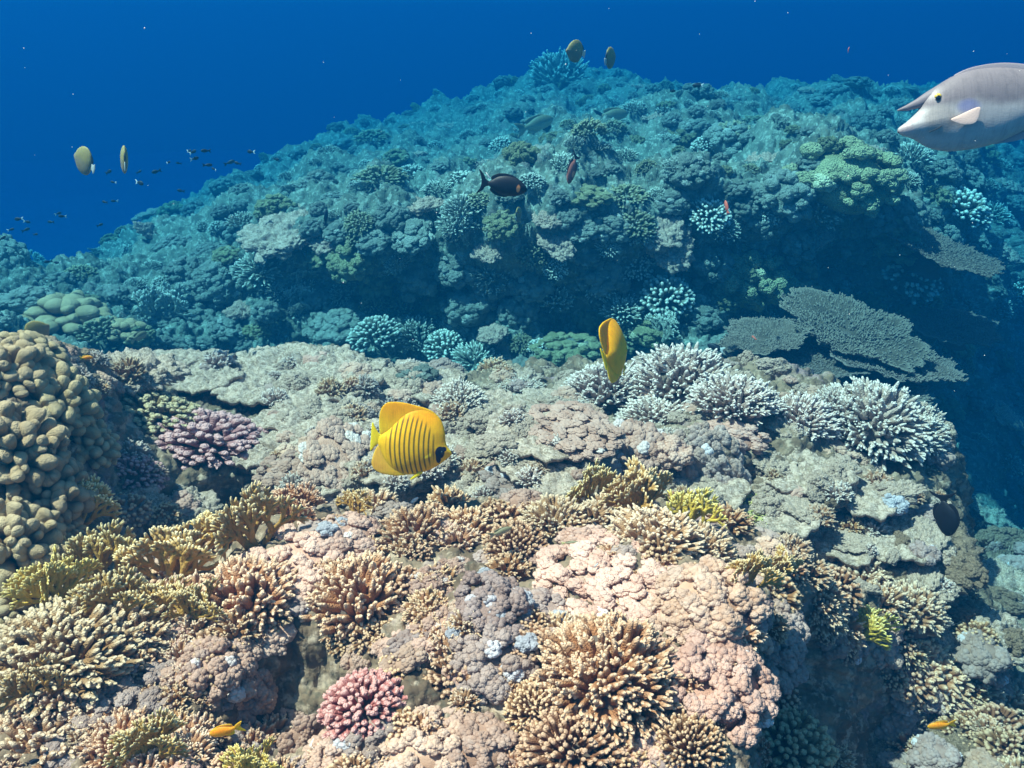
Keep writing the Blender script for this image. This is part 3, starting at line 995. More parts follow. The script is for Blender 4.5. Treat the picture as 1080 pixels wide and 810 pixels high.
for (u, v, r, k, sq, lb) in SLABS:
    dk = any(w in lb for w in ('shelf', 'block', 'lower right', 'hollow', 'shade'))  # shelves, blocks and shaded slabs take the copy with shade painted in
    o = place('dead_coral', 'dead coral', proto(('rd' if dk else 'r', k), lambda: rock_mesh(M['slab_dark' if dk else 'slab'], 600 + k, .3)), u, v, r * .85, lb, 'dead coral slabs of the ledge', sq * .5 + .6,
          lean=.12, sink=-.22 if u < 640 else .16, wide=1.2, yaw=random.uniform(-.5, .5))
    PENDING.append((o, k))

rng = random.Random(77)
for q_ in range(24):
    for t_ in range(40):
        u = rng.uniform(110, 600); v = rng.uniform(385, 530)
        h = hit(u, v)
        if h and 2.35 < h[2] < 4.1 and not (u < 320 and 410 < v):
            break
    k_ = rng.randrange(1, 5)
    o = place('dead_coral', 'dead coral', proto(('r', k_), None), u, v, rng.uniform(18, 36), 'thin dead coral plate lying loose on the ledge', 'thin dead coral plates on the ledge', rng.uniform(.5, .8),
          lean=.12, sink=-.28, wide=rng.uniform(1.1, 1.5), hitpt=h)
    PENDING.append((o, k_))
for o, k_ in PENDING:
    solid(o, k_)


def shelf_mesh(seed):
    """a thin, broken plate of dead table coral, rough above and undercut below"""
    rng = np.random.default_rng(seed)
    na, nr = 110, 22
    th = np.linspace(0, 2 * np.pi, na, endpoint=False)
    c3 = np.stack([np.cos(th), np.sin(th), th * 0], 1)
    rim = 0.62 + 0.6 * vnoise(c3, 1.5, seed) + 0.22 * (vnoise(c3, 5.0, seed + 1) - .5) + 0.10 * (vnoise(c3, 14.0, seed + 2) - .5)
    rr = np.linspace(0.02, 1, nr)
    X = np.cos(th)[:, None] * rim[:, None] * rr
    Y = np.sin(th)[:, None] * rim[:, None] * rr
    pl = np.stack([X.ravel(), Y.ravel(), np.zeros(X.size)], 1)
    zt = 0.16 * (vnoise(pl, 2.5, seed) - .5) + 0.14 * (knobs(pl, 5.0, seed) - .5) + 0.07 * (knobs(pl, 12.0, seed) - .5)
    zb = zt.copy().reshape(na, nr) - (0.10 + 0.30 * (1 - rr[None, :]) ** 1.3)
    top = pl.copy(); top[:, 2] = zt
    bot = pl.copy(); bot[:, 2] = zb.ravel()
    i = np.arange(na)[:, None]; j = np.arange(nr - 1)[None, :]; i2 = (i + 1) % na
    q = np.stack([i * nr + j, i * nr + j + 1, i2 * nr + j + 1, i2 * nr + j], 2).reshape(-1, 4)
    mb = MB()
    mb.add(top, None, q)
    mb.add(bot, None, q[:, ::-1])
    e = np.arange(na); e2 = (e + 1) % na
    mb.f4.append(np.stack([e * nr + nr - 1, na * nr + e * nr + nr - 1, na * nr + e2 * nr + nr - 1, e2 * nr + nr - 1], 1))
    return mb.mesh('shelf', M['slab'])


SHELF = [shelf_mesh(1200 + k) for k in range(4)]
SBVH = [BVHTree.FromPolygons([v.co[:] for v in me.vertices], [p.vertices[:] for p in me.polygons]) for me in SHELF]
for q_, (u, v, r, wd) in enumerate([(340, 500, 58, 1.5), (420, 492, 50, 1.4), (500, 498, 60, 1.5), (580, 494, 50, 1.4), (290, 478, 46, 1.3), (380, 466, 54, 1.5), (470, 462, 56, 1.5),
                                    (560, 462, 50, 1.5), (330, 438, 52, 1.5), (420, 436, 50, 1.4), (510, 434, 46, 1.5), (280, 412, 44, 1.4), (350, 406, 50, 1.5), (440, 408, 42, 1.4),
                                    (660, 500, 44, 1.4), (730, 515, 50, 1.5), (810, 530, 56, 1.5), (880, 560, 52, 1.4), (840, 500, 50, 1.5), (940, 565, 46, 1.3), (900, 520, 44, 1.4), (215, 402, 36, 1.3)]):
    h = hit(u, v)
    if h is None or h[2] > 4.3:
        continue
    k_ = q_ % 4
    o = place('dead_coral', 'dead coral', SHELF[k_], u, v, r, 'thin broken plate of dead coral stacked among the ledge tiers', 'stacked dead coral plates', 1.0, lean=.12, sink=-.16, wide=1.0, hitpt=h, yaw=random.uniform(0, 6.28))
    o.scale = (r / F * h[0].length * 1.1, r / F * h[0].length * 1.1, r / F * h[0].length * .8)
    mw = Matrix.LocRotScale(o.location, o.rotation_quaternion, o.scale)
    SOLID.append((SBVH[k_], mw.inverted(), mw))
GREY = dict(n=230, r=.036, l0=.5, side=4, zmin=-.05)
for (u, v, r, k, sq, lb) in [
 (640, 412, 50, 1, .75, 'grey white finger coral thicket right under the tilted yellow fish'),
 (715, 405, 66, 2, .75, 'largest grey white finger coral thicket on the ledge'),
 (775, 425, 52, 3, .7, 'grey white finger coral at the right of the big thicket'),
 (690, 440, 44, 1, .6, 'grey finger coral in front of the big thicket'),
 (846, 444, 42, 2, .8, 'pale finger coral left on the outer ledge'),
 (925, 448, 60, 3, .75, 'broad pale finger coral at the end of the ledge'),
 (965, 455, 36, 1, .9, 'finger coral hanging over the end of the ledge'),
 (882, 436, 36, 2, .8, 'middle pale finger coral on the outer ledge'),
 (546, 412, 32, 3, .6, 'small flat topped coral on the back edge of the ledge'),
 (484, 424, 32, 1, .7, 'beige bushy coral right of the striped fish'),
 (425, 432, 26, 2, .7, 'small beige coral just above the striped fish'),
]:
    place('finger_coral', FC, fing(30 + k, 'grey_finger', **GREY), u, v, r, lb, 'grey finger corals on the ledge', sq, sink=.1)

for (u, v, r, me, sq, wd, lb) in [
 (605, 452, 48, pom(5, 'soft_pale', n=170, br=.13, h=.5, amp=.18), .5, 1.3, 'wide beige cushion in the middle of the ledge'),
 (672, 476, 38, pom(4, 'soft', n=90, br=.18, white=.1), .7, 1.2, 'lumpy soft coral on the ledge below the tilted yellow fish'),
 (748, 490, 38, pom(9, 'soft_grey', n=90, br=.17, white=.05), .6, 1.3, 'grey mauve soft coral on the ledge front, under the big thicket'),
 (770, 460, 36, pom(7, 'soft', n=80, br=.18), .6, 1.2, 'soft coral between the two grey thickets'),
 (710, 478, 22, pom(8, 'soft_pale', n=50, br=.25), .9, 1, 'round pale soft coral lump on the ledge'),
 (362, 488, 48, pom(1, 'soft_pale', n=110, br=.15, h=.6, white=.15), .45, 1.2, 'whitish soft cushion left of the striped fish'),
 (540, 512, 32, pom(2, 'soft_grey', n=70, br=.2, white=.1), .6, 1.2, 'grey soft coral on the brink of the dark gap'),
 (985, 475, 22, pom(8, 'soft_grey', n=50, br=.25), 1.1, 1, 'drooping soft coral on the tip of the ledge'),
 (944, 532, 14, pom(8, 'tuft', n=50, br=.25), .9, 1, 'small whitish dome on the right shelf'),
 (305, 500, 30, pom(7, 'soft', n=80, br=.18), .6, 1.2, 'soft coral in the shade right of the large mauve coral'),
 (640, 462, 24, pom(8, 'soft_grey', n=50, br=.25), .7, 1, 'grey soft coral lump beside the wide beige cushion'),
 (885, 480, 30, pom(6, 'soft_pale', n=90, br=.15), .6, 1.1, 'pinkish soft coral under the outer finger corals'),
]:
    place('soft_coral', SC, me, u, v, r, lb, 'soft corals on the ledge', sq, sink=.1, wide=wd)
place('crust_coral', 'crust coral', fing(40, 'yelgreen', n=300, r=.03, l0=.6, h=.6, side=1), 792, 532, 36, 'yellow green crust coral on the right shelf', None, .35, sink=.05, wide=1.2)

# --- cauliflower corals
for (u, v, r, m, sq, wd, k, lb) in [
 (382, 745, 39, 'pink', .8, 1.05, 1, 'bright pink cauliflower coral near the bottom of the reef'),
 (222, 466, 56, 'purple', .55, 1.0, 2, 'large mauve pink cauliflower coral on the left of the ledge'),
 (142, 500, 28, 'purple', .7, 1.1, 3, 'small dull mauve cauliflower coral below the large one'),
 (168, 438, 40, 'brown', .6, 1.1, 4, 'brown cauliflower coral behind the mauve one'),
 (832, 790, 42, 'brown', .8, 1, 5, 'dim brown cauliflower coral low in the dark hollow'),
]:
    place('cauliflower_coral', CC, cauli(k, m, 170 if r > 30 else 110), u, v, r, lb, None, sq, sink=.15, wide=wd)

# --- far reef: landmark colonies
for (u, v, Y, r, sq, k, tilt, yaw, lb) in [
 (893, 350, 5.05, 72, .8, 1, (R_(10), R_(7)), .4, 'largest table coral, a tilted round plate on the far reef face'),
 (805, 357, 4.9, 46, .8, 2, (R_(2), R_(-4)), 2.4, 'small table coral left of the largest plate'),
 (880, 392, 4.85, 92, .7, 3, (R_(2), R_(6)), 1.0, 'long lower table coral below the largest plate'),
 (935, 380, 4.85, 62, .7, 2, (R_(3), R_(9)), 1.7, 'ragged table coral tier under the right end of the largest plate'),
 (846, 376, 4.85, 60, .7, 1, (R_(3), R_(3)), 4.1, 'middle table coral tier between the small and the largest plate'),
 (985, 262, 6.0, 58, .6, 2, (R_(8), R_(14)), .3, 'thin shelf coral jutting out high on the right wall'),
 (1010, 348, 6.0, 44, .5, 1, (R_(8), R_(6)), 2.0, 'thin shelf coral low on the right wall'),
]:
    p = at(u, v, Y)
    pl = proto(('t', k), lambda: table_meshes(M['table'], 700 + k, nubs=2300))
    place('table_coral', 'table coral', [('plate', pl[0]), ('stalk', pl[1])], u, v, r, lb, 'table corals on the right of the far reef', sq, tilt=tilt, yaw=yaw, sink=0, hitpt=(p, Vector((0, 0, 1)), Y))

lowpom = lambda k, mat, **kw: pom(k, mat, sub=2, **kw)
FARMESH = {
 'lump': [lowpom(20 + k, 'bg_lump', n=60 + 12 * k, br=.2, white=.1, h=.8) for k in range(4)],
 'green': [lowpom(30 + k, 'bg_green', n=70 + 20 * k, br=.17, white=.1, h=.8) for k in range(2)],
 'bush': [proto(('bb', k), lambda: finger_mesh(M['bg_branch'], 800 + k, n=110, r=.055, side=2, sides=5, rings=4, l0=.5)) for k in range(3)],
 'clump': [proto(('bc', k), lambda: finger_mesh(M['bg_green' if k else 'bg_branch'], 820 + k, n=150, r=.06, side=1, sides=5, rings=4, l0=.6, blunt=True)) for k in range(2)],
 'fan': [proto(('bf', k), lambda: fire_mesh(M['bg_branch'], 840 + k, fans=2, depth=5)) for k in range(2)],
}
MARKED = [
 ('boulder_coral', 'boulder coral', 'lobe', 72, 335, 44, .6, 'lobed brown boulder coral on the left slope behind the ledge'),
 ('boulder_coral', 'boulder coral', 'lobe', 130, 350, 26, .6, 'smaller lobed boulder coral right of the lobed brown one'),
 ('boulder_coral', 'boulder coral', 'lump', 205, 315, 30, .9, 'bluish lumpy boulder coral on the left slope'),
 ('bush_coral', 'bush coral', 'bush', 488, 222, 26, .8, 'pale branching dome just below the black surgeonfish'),
 ('bush_coral', 'bush coral', 'bush', 673, 244, 26, .8, 'brownish branching coral on the shaded wall, centre'),
 ('bush_coral', 'bush coral', 'bush', 718, 178, 22, .7, 'branching coral on the rim of the wall right of the red brown fish'),
 ('boulder_coral', 'boulder coral', 'green', 790, 290, 52, .9, 'yellow green knobbly coral above the small table coral'),
 ('boulder_coral', 'boulder coral', 'lobe', 846, 318, 26, .9, 'smooth round boulder coral above the largest table coral'),
 ('boulder_coral', 'boulder coral', 'lump', 872, 305, 30, .9, 'lumpy boulder coral behind the largest table coral'),
 ('boulder_coral', 'boulder coral', 'lobe', 846, 288, 18, 1, 'small smooth dome behind the round boulder coral'),
 ('boulder_coral', 'boulder coral', 'green', 895, 188, 58, .8, 'pale green spreading coral mound below and left of the unicornfish'),
 ('boulder_coral', 'boulder coral', 'green', 688, 350, 30, .7, 'green domed coral behind the big grey thicket'),
 ('boulder_coral', 'boulder coral', 'green', 600, 370, 38, .6, 'wide green domed coral at the foot of the far wall'),
 ('boulder_coral', 'boulder coral', 'clump', 655, 350, 24, .7, 'blue green bush right behind the tilted yellow fish'),
 ('boulder_coral', 'boulder coral', 'lump', 440, 398, 24, .7, 'pale green lump in the channel behind the ledge'),
 ('boulder_coral', 'boulder coral', 'lump', 635, 290, 30, .9, 'pale lumpy coral on the shaded wall, right of centre'),
 ('boulder_coral', 'boulder coral', 'lump', 520, 295, 28, .8, 'pale coral tuft on the shaded wall, centre'),
 ('boulder_coral', 'boulder coral', 'lump', 560, 300, 24, .6, 'second pale coral tuft on the shaded wall, centre'),
 ('fan_coral', 'fan coral', 'fan', 65, 262, 30, 1, 'feathery dark fan coral on the far left skyline'),
 ('fan_coral', 'fan coral', 'fan', 320, 320, 26, 1, 'branching fan coral on the left part of the shaded wall'),
 ('fan_coral', 'fan coral', 'fan', 170, 335, 38, 1, 'bushy fan coral on the left slope'),
 ('fan_coral', 'fan coral', 'fan', 475, 385, 24, 1, 'slender branched coral in the channel behind the ledge'),
 ('bush_coral', 'bush coral', 'bush', 590, 82, 34, 1, 'spiky coral head crowning the far reef'),
 ('boulder_coral', 'boulder coral', 'lump', 830, 205, 34, .9, 'grey boulder coral on the rim of the right wall'),
 ('boulder_coral', 'boulder coral', 'lump', 770, 150, 34, .8, 'grey boulder coral high on the right slope'),
 ('bush_coral', 'bush coral', 'clump', 960, 290, 30, .8, 'dark knobbly coral between the right shelves'),
 ('boulder_coral', 'boulder coral', 'green', 945, 250, 30, .8, 'yellowish knob at the root of the right shelf'),
]
FARMESH['lobe'] = [proto(('l', 9), lambda: lobe_mesh(M['lobe'], 509, n=40, r=.2, h=.8, sides=9))]
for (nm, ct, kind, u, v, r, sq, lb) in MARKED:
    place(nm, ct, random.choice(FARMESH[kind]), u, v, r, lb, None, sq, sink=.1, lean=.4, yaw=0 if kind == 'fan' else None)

# --- far reef: the many small colonies, told apart by the stretch of reef they grow on
ZONES = [
 ('left far slope', lambda u, v: u < 230, 105, (10, 28)),
 ('far slope left of the black surgeonfish', lambda u, v: 230 <= u < 480 and v < 250, 115, (9, 26)),
 ('hazy crest under the pale fish pair', lambda u, v: 480 <= u < 760 and v < 150, 75, (9, 22)),
 ('slope around the black surgeonfish', lambda u, v: 480 <= u < 700 and 150 <= v < 240, 60, (10, 24)),
 ('shaded wall behind the ledge', lambda u, v: 230 <= u < 760 and v >= 240, 120, (11, 32)),
 ('right far slope', lambda u, v: 700 <= u < 1080 and v < 230, 115, (9, 28)),
 ('right wall around the table corals', lambda u, v: 760 <= u < 1090 and 230 <= v < 560, 75, (9, 24)),
]
KINDS = [('boulder_coral', 'boulder coral', 'lump', 'grey lumpy boulder coral'), ('boulder_coral', 'boulder coral', 'green', 'greenish knobbly boulder coral'),
         ('bush_coral', 'bush coral', 'bush', 'pale branching bush coral'), ('bush_coral', 'bush coral', 'clump', 'stubby branching bush coral'), ('fan_coral', 'fan coral', 'fan', 'twiggy fan coral'),
         ('cauliflower_coral', 'cauliflower coral', 'lump', 'pale cauliflower coral cushion'), ('dead_coral', 'dead coral', 'rock', 'rough dead coral block')]
FARMESH['rock'] = [proto(('r', k), None) for k in (1, 2, 3)]
for zi, (zn, fn, count, (r0, r1)) in enumerate(ZONES):
    rng = random.Random(900 + zi)
    done = tries = 0
    pts = []
    while done < count and tries < 6000:
        tries += 1
        u = rng.uniform(-25, 1105); v = rng.uniform(50, 560)
        if not fn(u, v):
            continue
        h = hit(u, v)
        if h is None or h[2] < 4.2 or h[2] > 19:
            continue
        r = rng.uniform(r0, r1) * min(1.25, 6.2 / h[2]) 
        if any((u - a) ** 2 + (v - b) ** 2 < (0.68 * (r + c)) ** 2 for a, b, c in pts):
            continue
        pts.append((u, v, r))
        k = rng.choices(range(7), (26, 12, 17, 13, 5, 18, 9))[0]
        nm, ct, kind, lb = KINDS[k]
        big = 'larger' if r > (r0 + r1) / 2 else 'smaller'
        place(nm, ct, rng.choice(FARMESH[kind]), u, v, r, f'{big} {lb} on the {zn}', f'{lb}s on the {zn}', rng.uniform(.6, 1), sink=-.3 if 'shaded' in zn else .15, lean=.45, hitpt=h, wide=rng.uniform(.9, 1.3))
        done += 1

# --- small fillers of the near reef and the ledge
FZ = [
 ('near mound', lambda u, v, Y: Y < 2.25 and u > 130, 330, (12, 27), 'soft'),
 ('left thicket', lambda u, v, Y: Y < 2.0 and u <= 200 and v > 560, 60, (12, 24), 'finger'),
 ('ledge', lambda u, v, Y: 2.3 <= Y < 4.2 and u < 1000, 300, (7, 19), 'mix'),
 ('right lower slope', lambda u, v, Y: u > 880 and v > 540, 60, (9, 22), 'mix'),
]
HOLLOWS = [(222, 466, 66), (168, 438, 40), (382, 745, 40), (305, 720, 42), (325, 685, 30), (255, 765, 25), (890, 740, 55), (850, 770, 45)]
SMALLSOFT = [pom(8, 'soft', n=36, br=.28, sub=3), pom(8, 'soft_pale', n=36, br=.28, sub=3), pom(8, 'soft_grey', n=36, br=.28, sub=3, white=.2)]
for zi, (zn, fn, count, (r0, r1), mode) in enumerate(FZ):
    rng = random.Random(950 + zi)
    done = tries = 0
    while done < count and tries < 5000:
        tries += 1
        u = rng.uniform(-10, 1095); v = rng.uniform(370, 830)
        h = hit(u, v)
        if h is None or not fn(u, v, h[2]):
            continue
        if any((u - a) ** 2 + (v - b) ** 2 < c * c for a, b, c in HOLLOWS):
            continue
        r = rng.uniform(r0, r1)
        x = rng.random()
        if mode == 'soft' and x < .4 or mode == 'mix' and x < .3:
            k = 2 if zi == 3 else rng.randrange(3)
            place('soft_coral', SC, SMALLSOFT[k], u, v, r, f'small {("beige", "pale", "mauve grey")[k]} soft coral tuft filling a gap on the {zn}', f'small soft corals on the {zn}', rng.uniform(.6, .9), sink=.2, hitpt=h)
        elif mode == 'mix' and x < .75:
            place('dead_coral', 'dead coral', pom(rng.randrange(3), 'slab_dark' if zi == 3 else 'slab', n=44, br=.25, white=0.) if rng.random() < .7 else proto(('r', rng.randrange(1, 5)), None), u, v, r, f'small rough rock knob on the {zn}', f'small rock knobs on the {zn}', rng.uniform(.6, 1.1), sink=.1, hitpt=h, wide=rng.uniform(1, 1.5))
        elif mode == 'soft' and x < .7:
            place('cauliflower_coral', CC, proto('scau', lambda: finger_mesh(M['fine'], 870, n=90, r=.075, l0=.6, side=2, blunt=True, sides=6)), u, v, r, f'small tan cauliflower coral filling a gap on the {zn}', f'small cauliflower corals on the {zn}', rng.uniform(.7, .9), sink=.2, hitpt=h)
        else:
            m = rng.choice(['finger', 'finger_pale'] if mode != 'mix' else ['finger', 'finger'] if zi == 3 else ['grey_finger', 'finger_pale'])
            place('finger_coral', FC, proto(('sf', m), lambda: finger_mesh(M[m], 860, n=64, r=.095, side=4, taper=.45)), u, v, r * 1.1,
                  f'small {"tan" if m == "finger" else "pale" if m == "finger_pale" else "grey"} finger coral sprig on the {zn}', f'small finger corals on the {zn}', rng.uniform(.8, 1), sink=.2, hitpt=h)
        done += 1

# white polyp tufts on the mauve knoll
for k, (u, v, r) in enumerate([(550, 640, 11), (524, 652, 10), (505, 692, 12), (527, 686, 10), (556, 688, 13), (480, 672, 9), (590, 655, 9), (673, 632, 10), (694, 662, 10), (395, 768, 9), (345, 565, 12), (360, 556, 9), (512, 610, 9)]):
    place('polyp_tuft', 'coral polyps', pom(8, 'tuft', n=36, br=.28, sub=3), u, v, r, 'blue white tuft of open polyps among beige and mauve soft corals', 'white polyp tufts', .8, sink=-1.2 if k < 6 else -.8)


# ------------------------------------------------------------------ fish
def spline(pts, n=72):
    p = np.asarray(pts, float)
    m = len(p)
    out = []
    seg = max(2, n // m)
    for i in range(m):
        a, b, c, d = p[i - 1], p[i], p[(i + 1) % m], p[(i + 2) % m]
        for t in np.linspace(0, 1, seg, endpoint=False):
            out.append(0.5 * (2 * b + (c - a) * t + (2 * a - 5 * b + 4 * c - d) * t * t + (-a + 3 * b - 3 * c + d) * t ** 3))
    return np.array(out)


def disc(name, outline, centre, W, fin=0.002, body=None, mat=None, rings=12, smooth=True, pw=0.5):
    """closed lens shape: outline in the x-z plane, half thickness W over the body ellipse, fin at the rim"""
    o = spline(outline) if smooth else np.asarray(outline, float)
    n = len(o)
    c = np.asarray(centre, float)
    sv = np.sin(np.linspace(0, np.pi / 2, rings + 1))[1:]
    side = []
    for s in sv:
        side.append(c + (o - c) * s)
    pts = np.vstack([c[None], np.vstack(side)])
    if body is None:
        sr = np.concatenate([[0], np.repeat(sv, n)])
        w = W * np.sqrt(np.clip(1 - sr ** 2, 0, 1)) + fin * np.where(sr >= 1, 0.25, 1)
    else:
        (bx_, bz_), (ra, rb) = body
        q = ((pts[:, 0] - bx_) / ra) ** 2 + ((pts[:, 1] - bz_) / rb) ** 2
        sr = np.concatenate([[0], np.repeat(sv, n)])
        w = W * np.clip(1 - q, 0, 1) ** pw * np.clip((1 - sr ** 4), 0, 1) ** .5 + fin * np.where(sr >= 1, 0.25, 1)
    mb = MB()
    L = np.stack([pts[:, 0], -w, pts[:, 1]], 1)
    Rr = np.stack([pts[:, 0], w, pts[:, 1]], 1)
    i = np.arange(n); j = (i + 1) % n
    f3 = np.stack([np.zeros(n, int), 1 + i, 1 + j], 1)
    f4 = np.concatenate([np.stack([1 + k * n + i, 1 + (k + 1) * n + i, 1 + (k + 1) * n + j, 1 + k * n + j], 1) for k in range(rings - 1)])
    m = len(pts)
    mb.add(L, f3, f4)
    mb.add(Rr, f3[:, ::-1], f4[:, ::-1])
    b = 1 + (rings - 1) * n
    mb.f4.append(np.stack([b + i, m + b + i, m + b + j, b + j], 1))
    return mb.mesh(name, mat)


def fish_mat(name, build, rough=0.45, spec=0.3):
    m, nt, b = new_mat(name)
    tc = nd(nt, "ShaderNodeTexCoord")
    sx = nd(nt, "ShaderNodeSeparateXYZ")
    nt.links.new(tc.outputs["Object"], sx.inputs[0])
    c = build(nt, tc.outputs["Object"], sx.outputs[0], sx.outputs[2])
    if hasattr(c, "links"):                   # fine rays and blotches of the skin
        mp = nd(nt, "ShaderNodeMapping")
        mp.inputs["Scale"].default_value = (420, 10, 26)
        nt.links.new(tc.outputs["Object"], mp.inputs[0])
        nn_ = nd(nt, "ShaderNodeTexNoise")
        nn_.inputs["Scale"].default_value = 1.0
        nt.links.new(mp.outputs[0], nn_.inputs["Vector"])
        c = mixc(nt, mth(nt, 'MULTIPLY', sstep(nt, nn_.outputs[0], .45, .7), .28), c, (.5, .5, .5), 'MULTIPLY')
        n3 = nd(nt, "ShaderNodeTexNoise")
        n3.inputs["Scale"].default_value = 45
        nt.links.new(tc.outputs["Object"], n3.inputs["Vector"])
        c = mixc(nt, mth(nt, 'MULTIPLY', sstep(nt, n3.outputs[0], .45, .65), .22), c, (.55, .55, .55), 'MULTIPLY')
    if hasattr(c, "links"):
        nt.links.new(c, b.inputs["Base Color"])
    else:
        b.inputs["Base Color"].default_value = (*c, 1)
    b.inputs["Roughness"].default_value = rough
    b.inputs["Specular IOR Level"].default_value = spec
    if "yellow" in name or "orange" in name or "olive" in name:      # thin flesh and fins let light through
        b.inputs["Subsurface Weight"].default_value = 0.6
        b.inputs["Subsurface Radius"].default_value = (1, .7, .3)
        b.inputs["Subsurface Scale"].default_value = 0.02
    # scales and fin rays
    vo = nd(nt, "ShaderNodeTexVoronoi")
    vo.inputs["Scale"].default_value = 230
    nt.links.new(tc.outputs["Object"], vo.inputs["Vector"])
    bp = nd(nt, "ShaderNodeBump")
    bp.inputs["Strength"].default_value = 0.12
    bp.inputs["Distance"].default_value = 0.002
    nt.links.new(vo.outputs["Distance"], bp.inputs["Height"])
    nt.links.new(bp.outputs[0], b.inputs["Normal"])
    return m


def ell(nt, x, z, cx, cz, ra, rb, soft=0.15):
    a = mth(nt, 'POWER', mth(nt, 'ABSOLUTE', mth(nt, 'DIVIDE', mth(nt, 'SUBTRACT', x, cx), ra)), 2.0)
    b = mth(nt, 'POWER', mth(nt, 'ABSOLUTE', mth(nt, 'DIVIDE', mth(nt, 'SUBTRACT', z, cz), rb)), 2.0)
    return sstep(nt, mth(nt, 'ADD', a, b), 1 + soft, 1 - soft)


def flat(c):
    return lambda nt, ob, x, z: c


EYE = fish_mat("fish_eye", flat((0.008, 0.008, 0.01)), 0.15, 0.6)
IRIS = fish_mat("fish_iris", flat((0.75, 0.48, 0.06)), 0.3, 0.5)


def eye_mesh(r, flatk=.5):
    v, f = ico(2)
    mb = MB()
    mb.add(v * np.array([r, r * flatk, r]), f)
    return mb.mesh("eye", EYE)


def orient(o, loc, yaw=0.0, pitch=0.0, roll=0.0):
    """local +x is the nose, +z the back; yaw 0 = heading right across the picture"""
    o.location = loc
    o.rotation_mode = 'QUATERNION'
    o.rotation_quaternion = Quaternion((0, 0, 1), yaw) @ Quaternion((0, 1, 0), -pitch) @ Quaternion((1, 0, 0), roll)


# masked butterflyfish: outline traced at 8.53 px per photo px, centred, 0.19 m long
K = 0.19 / 715.0
def bf(pts, cx=460, cy=420):
    return [((x - cx) * K, (cy - y) * K) for x, y in pts]


def yellow_body(nt, ob, x, z):
    c = mixc(nt, sstep(nt, z, 0.01, 0.075), (1.0, 0.48, 0.010), (1.0, 0.33, 0.002))
    # ten thin bars curving with the flank
    xc = mth(nt, 'ADD', x, mth(nt, 'MULTIPLY', mth(nt, 'POWER', mth(nt, 'ABSOLUTE', mth(nt, 'ADD', z, 0.02)), 2.0), -2.0))
    fr = mth(nt, 'FRACT', mth(nt, 'DIVIDE', mth(nt, 'ADD', xc, 0.5), 0.0112))
    bar = sstep(nt, mth(nt, 'ABSOLUTE', mth(nt, 'SUBTRACT', fr, 0.5)), 0.24, 0.12)
    area = ell(nt, x, z, 0.0015, -0.012, 0.057, 0.068, 0.25)
    c = mixc(nt, mth(nt, 'MULTIPLY', mth(nt, 'MULTIPLY', bar, area), 0.88), c, (0.10, 0.075, 0.012))
    pt = mth(nt, 'MAXIMUM', ell(nt, x, z, 0.069, -0.027, 0.0105, 0.0145), ell(nt, x, z, 0.0655, -0.038, 0.006, 0.0145))
    pt = mth(nt, 'MAXIMUM', pt, ell(nt, x, z, 0.077, -0.02, 0.0075, 0.006))
    c = mixc(nt, pt, c, (0.02, 0.018, 0.035))
    return c


YB = fish_mat("yellow_flank", yellow_body, .55, .12)
YD = fish_mat("orange_yellow_fin", lambda nt, ob, x, z: mixc(nt, sstep(nt, z, 0.02, 0.085), (1.0, 0.48, 0.01), (1.0, 0.33, 0.002)), .55, .12)
YA = fish_mat("orange_anal_fin", lambda nt, ob, x, z: mixc(nt, sstep(nt, x, -0.09, -0.02), (0.95, 0.40, 0.05), (0.95, 0.46, 0.02)), .55, .12)
YT = fish_mat("yellow_tail", flat((1.0, 0.54, 0.01)), .55, .12)
BF_BODY = bf([(822, 538), (786, 482), (768, 430), (762, 345), (738, 265), (690, 205), (610, 165), (520, 160), (430, 190), (340, 265), (260, 340), (205, 372), (178, 400), (172, 450), (190, 490), (230, 590), (290, 665), (380, 708), (500, 712), (610, 684), (700, 640), (768, 590)])
BF_DORS = bf([(735, 262), (690, 200), (620, 155), (520, 125), (400, 98), (300, 92), (250, 105), (215, 140), (195, 190), (188, 250), (188, 310), (203, 372), (300, 330), (420, 240), (540, 195), (650, 215)])
BF_ANAL = bf([(185, 470), (150, 500), (125, 560), (112, 620), (132, 672), (200, 710), (320, 731), (430, 722), (520, 712), (440, 680), (330, 640), (250, 560)])
BF_TAIL = bf([(215, 380), (185, 362), (160, 325), (130, 268), (118, 330), (112, 400), (103, 512), (140, 480), (178, 450), (215, 440)])


def make_yellow(label):
    o = link('butterflyfish', None)
    tag(o, label, 'fish', 'yellow butterflyfish')
    link('body', disc('body', BF_BODY, bf([(470, 440)])[0], 0.022, .0015, ((bf([(490, 440)])[0]), (.096, .084)), YB, pw=.85), o)
    link('dorsal_fin', disc('dorsal_fin', BF_DORS, bf([(400, 205)])[0], .0022, .0012, None, YD), o)
    link('anal_fin', disc('anal_fin', BF_ANAL, bf([(250, 640)])[0], .0022, .0012, None, YA), o)
    link('tail_fin', disc('tail_fin', BF_TAIL, bf([(165, 405)])[0], .0018, .001, None, YT), o)
    for s in (-1, 1):
        p = link('pelvic_fin', disc('pelvic_fin', bf([(540, 690), (500, 715), (450, 762), (500, 745), (560, 705)]), bf([(510, 722)])[0], .001, .0008, None, YT), o)
        p.location.y = s * .005
        p = link('pectoral_fin', disc('pectoral_fin', bf([(640, 520), (600, 500), (560, 520), (555, 560), (600, 570), (640, 550)]), bf([(600, 535)])[0], .0008, .0006, None, YB), o)
        p.location.y = s * .0175
        e = link('eye', proto(('eye', 4), lambda: eye_mesh(.0042)), o)
        e.location = (bf([(738, 520)])[0][0], s * .0105, bf([(738, 520)])[0][1])
    return o


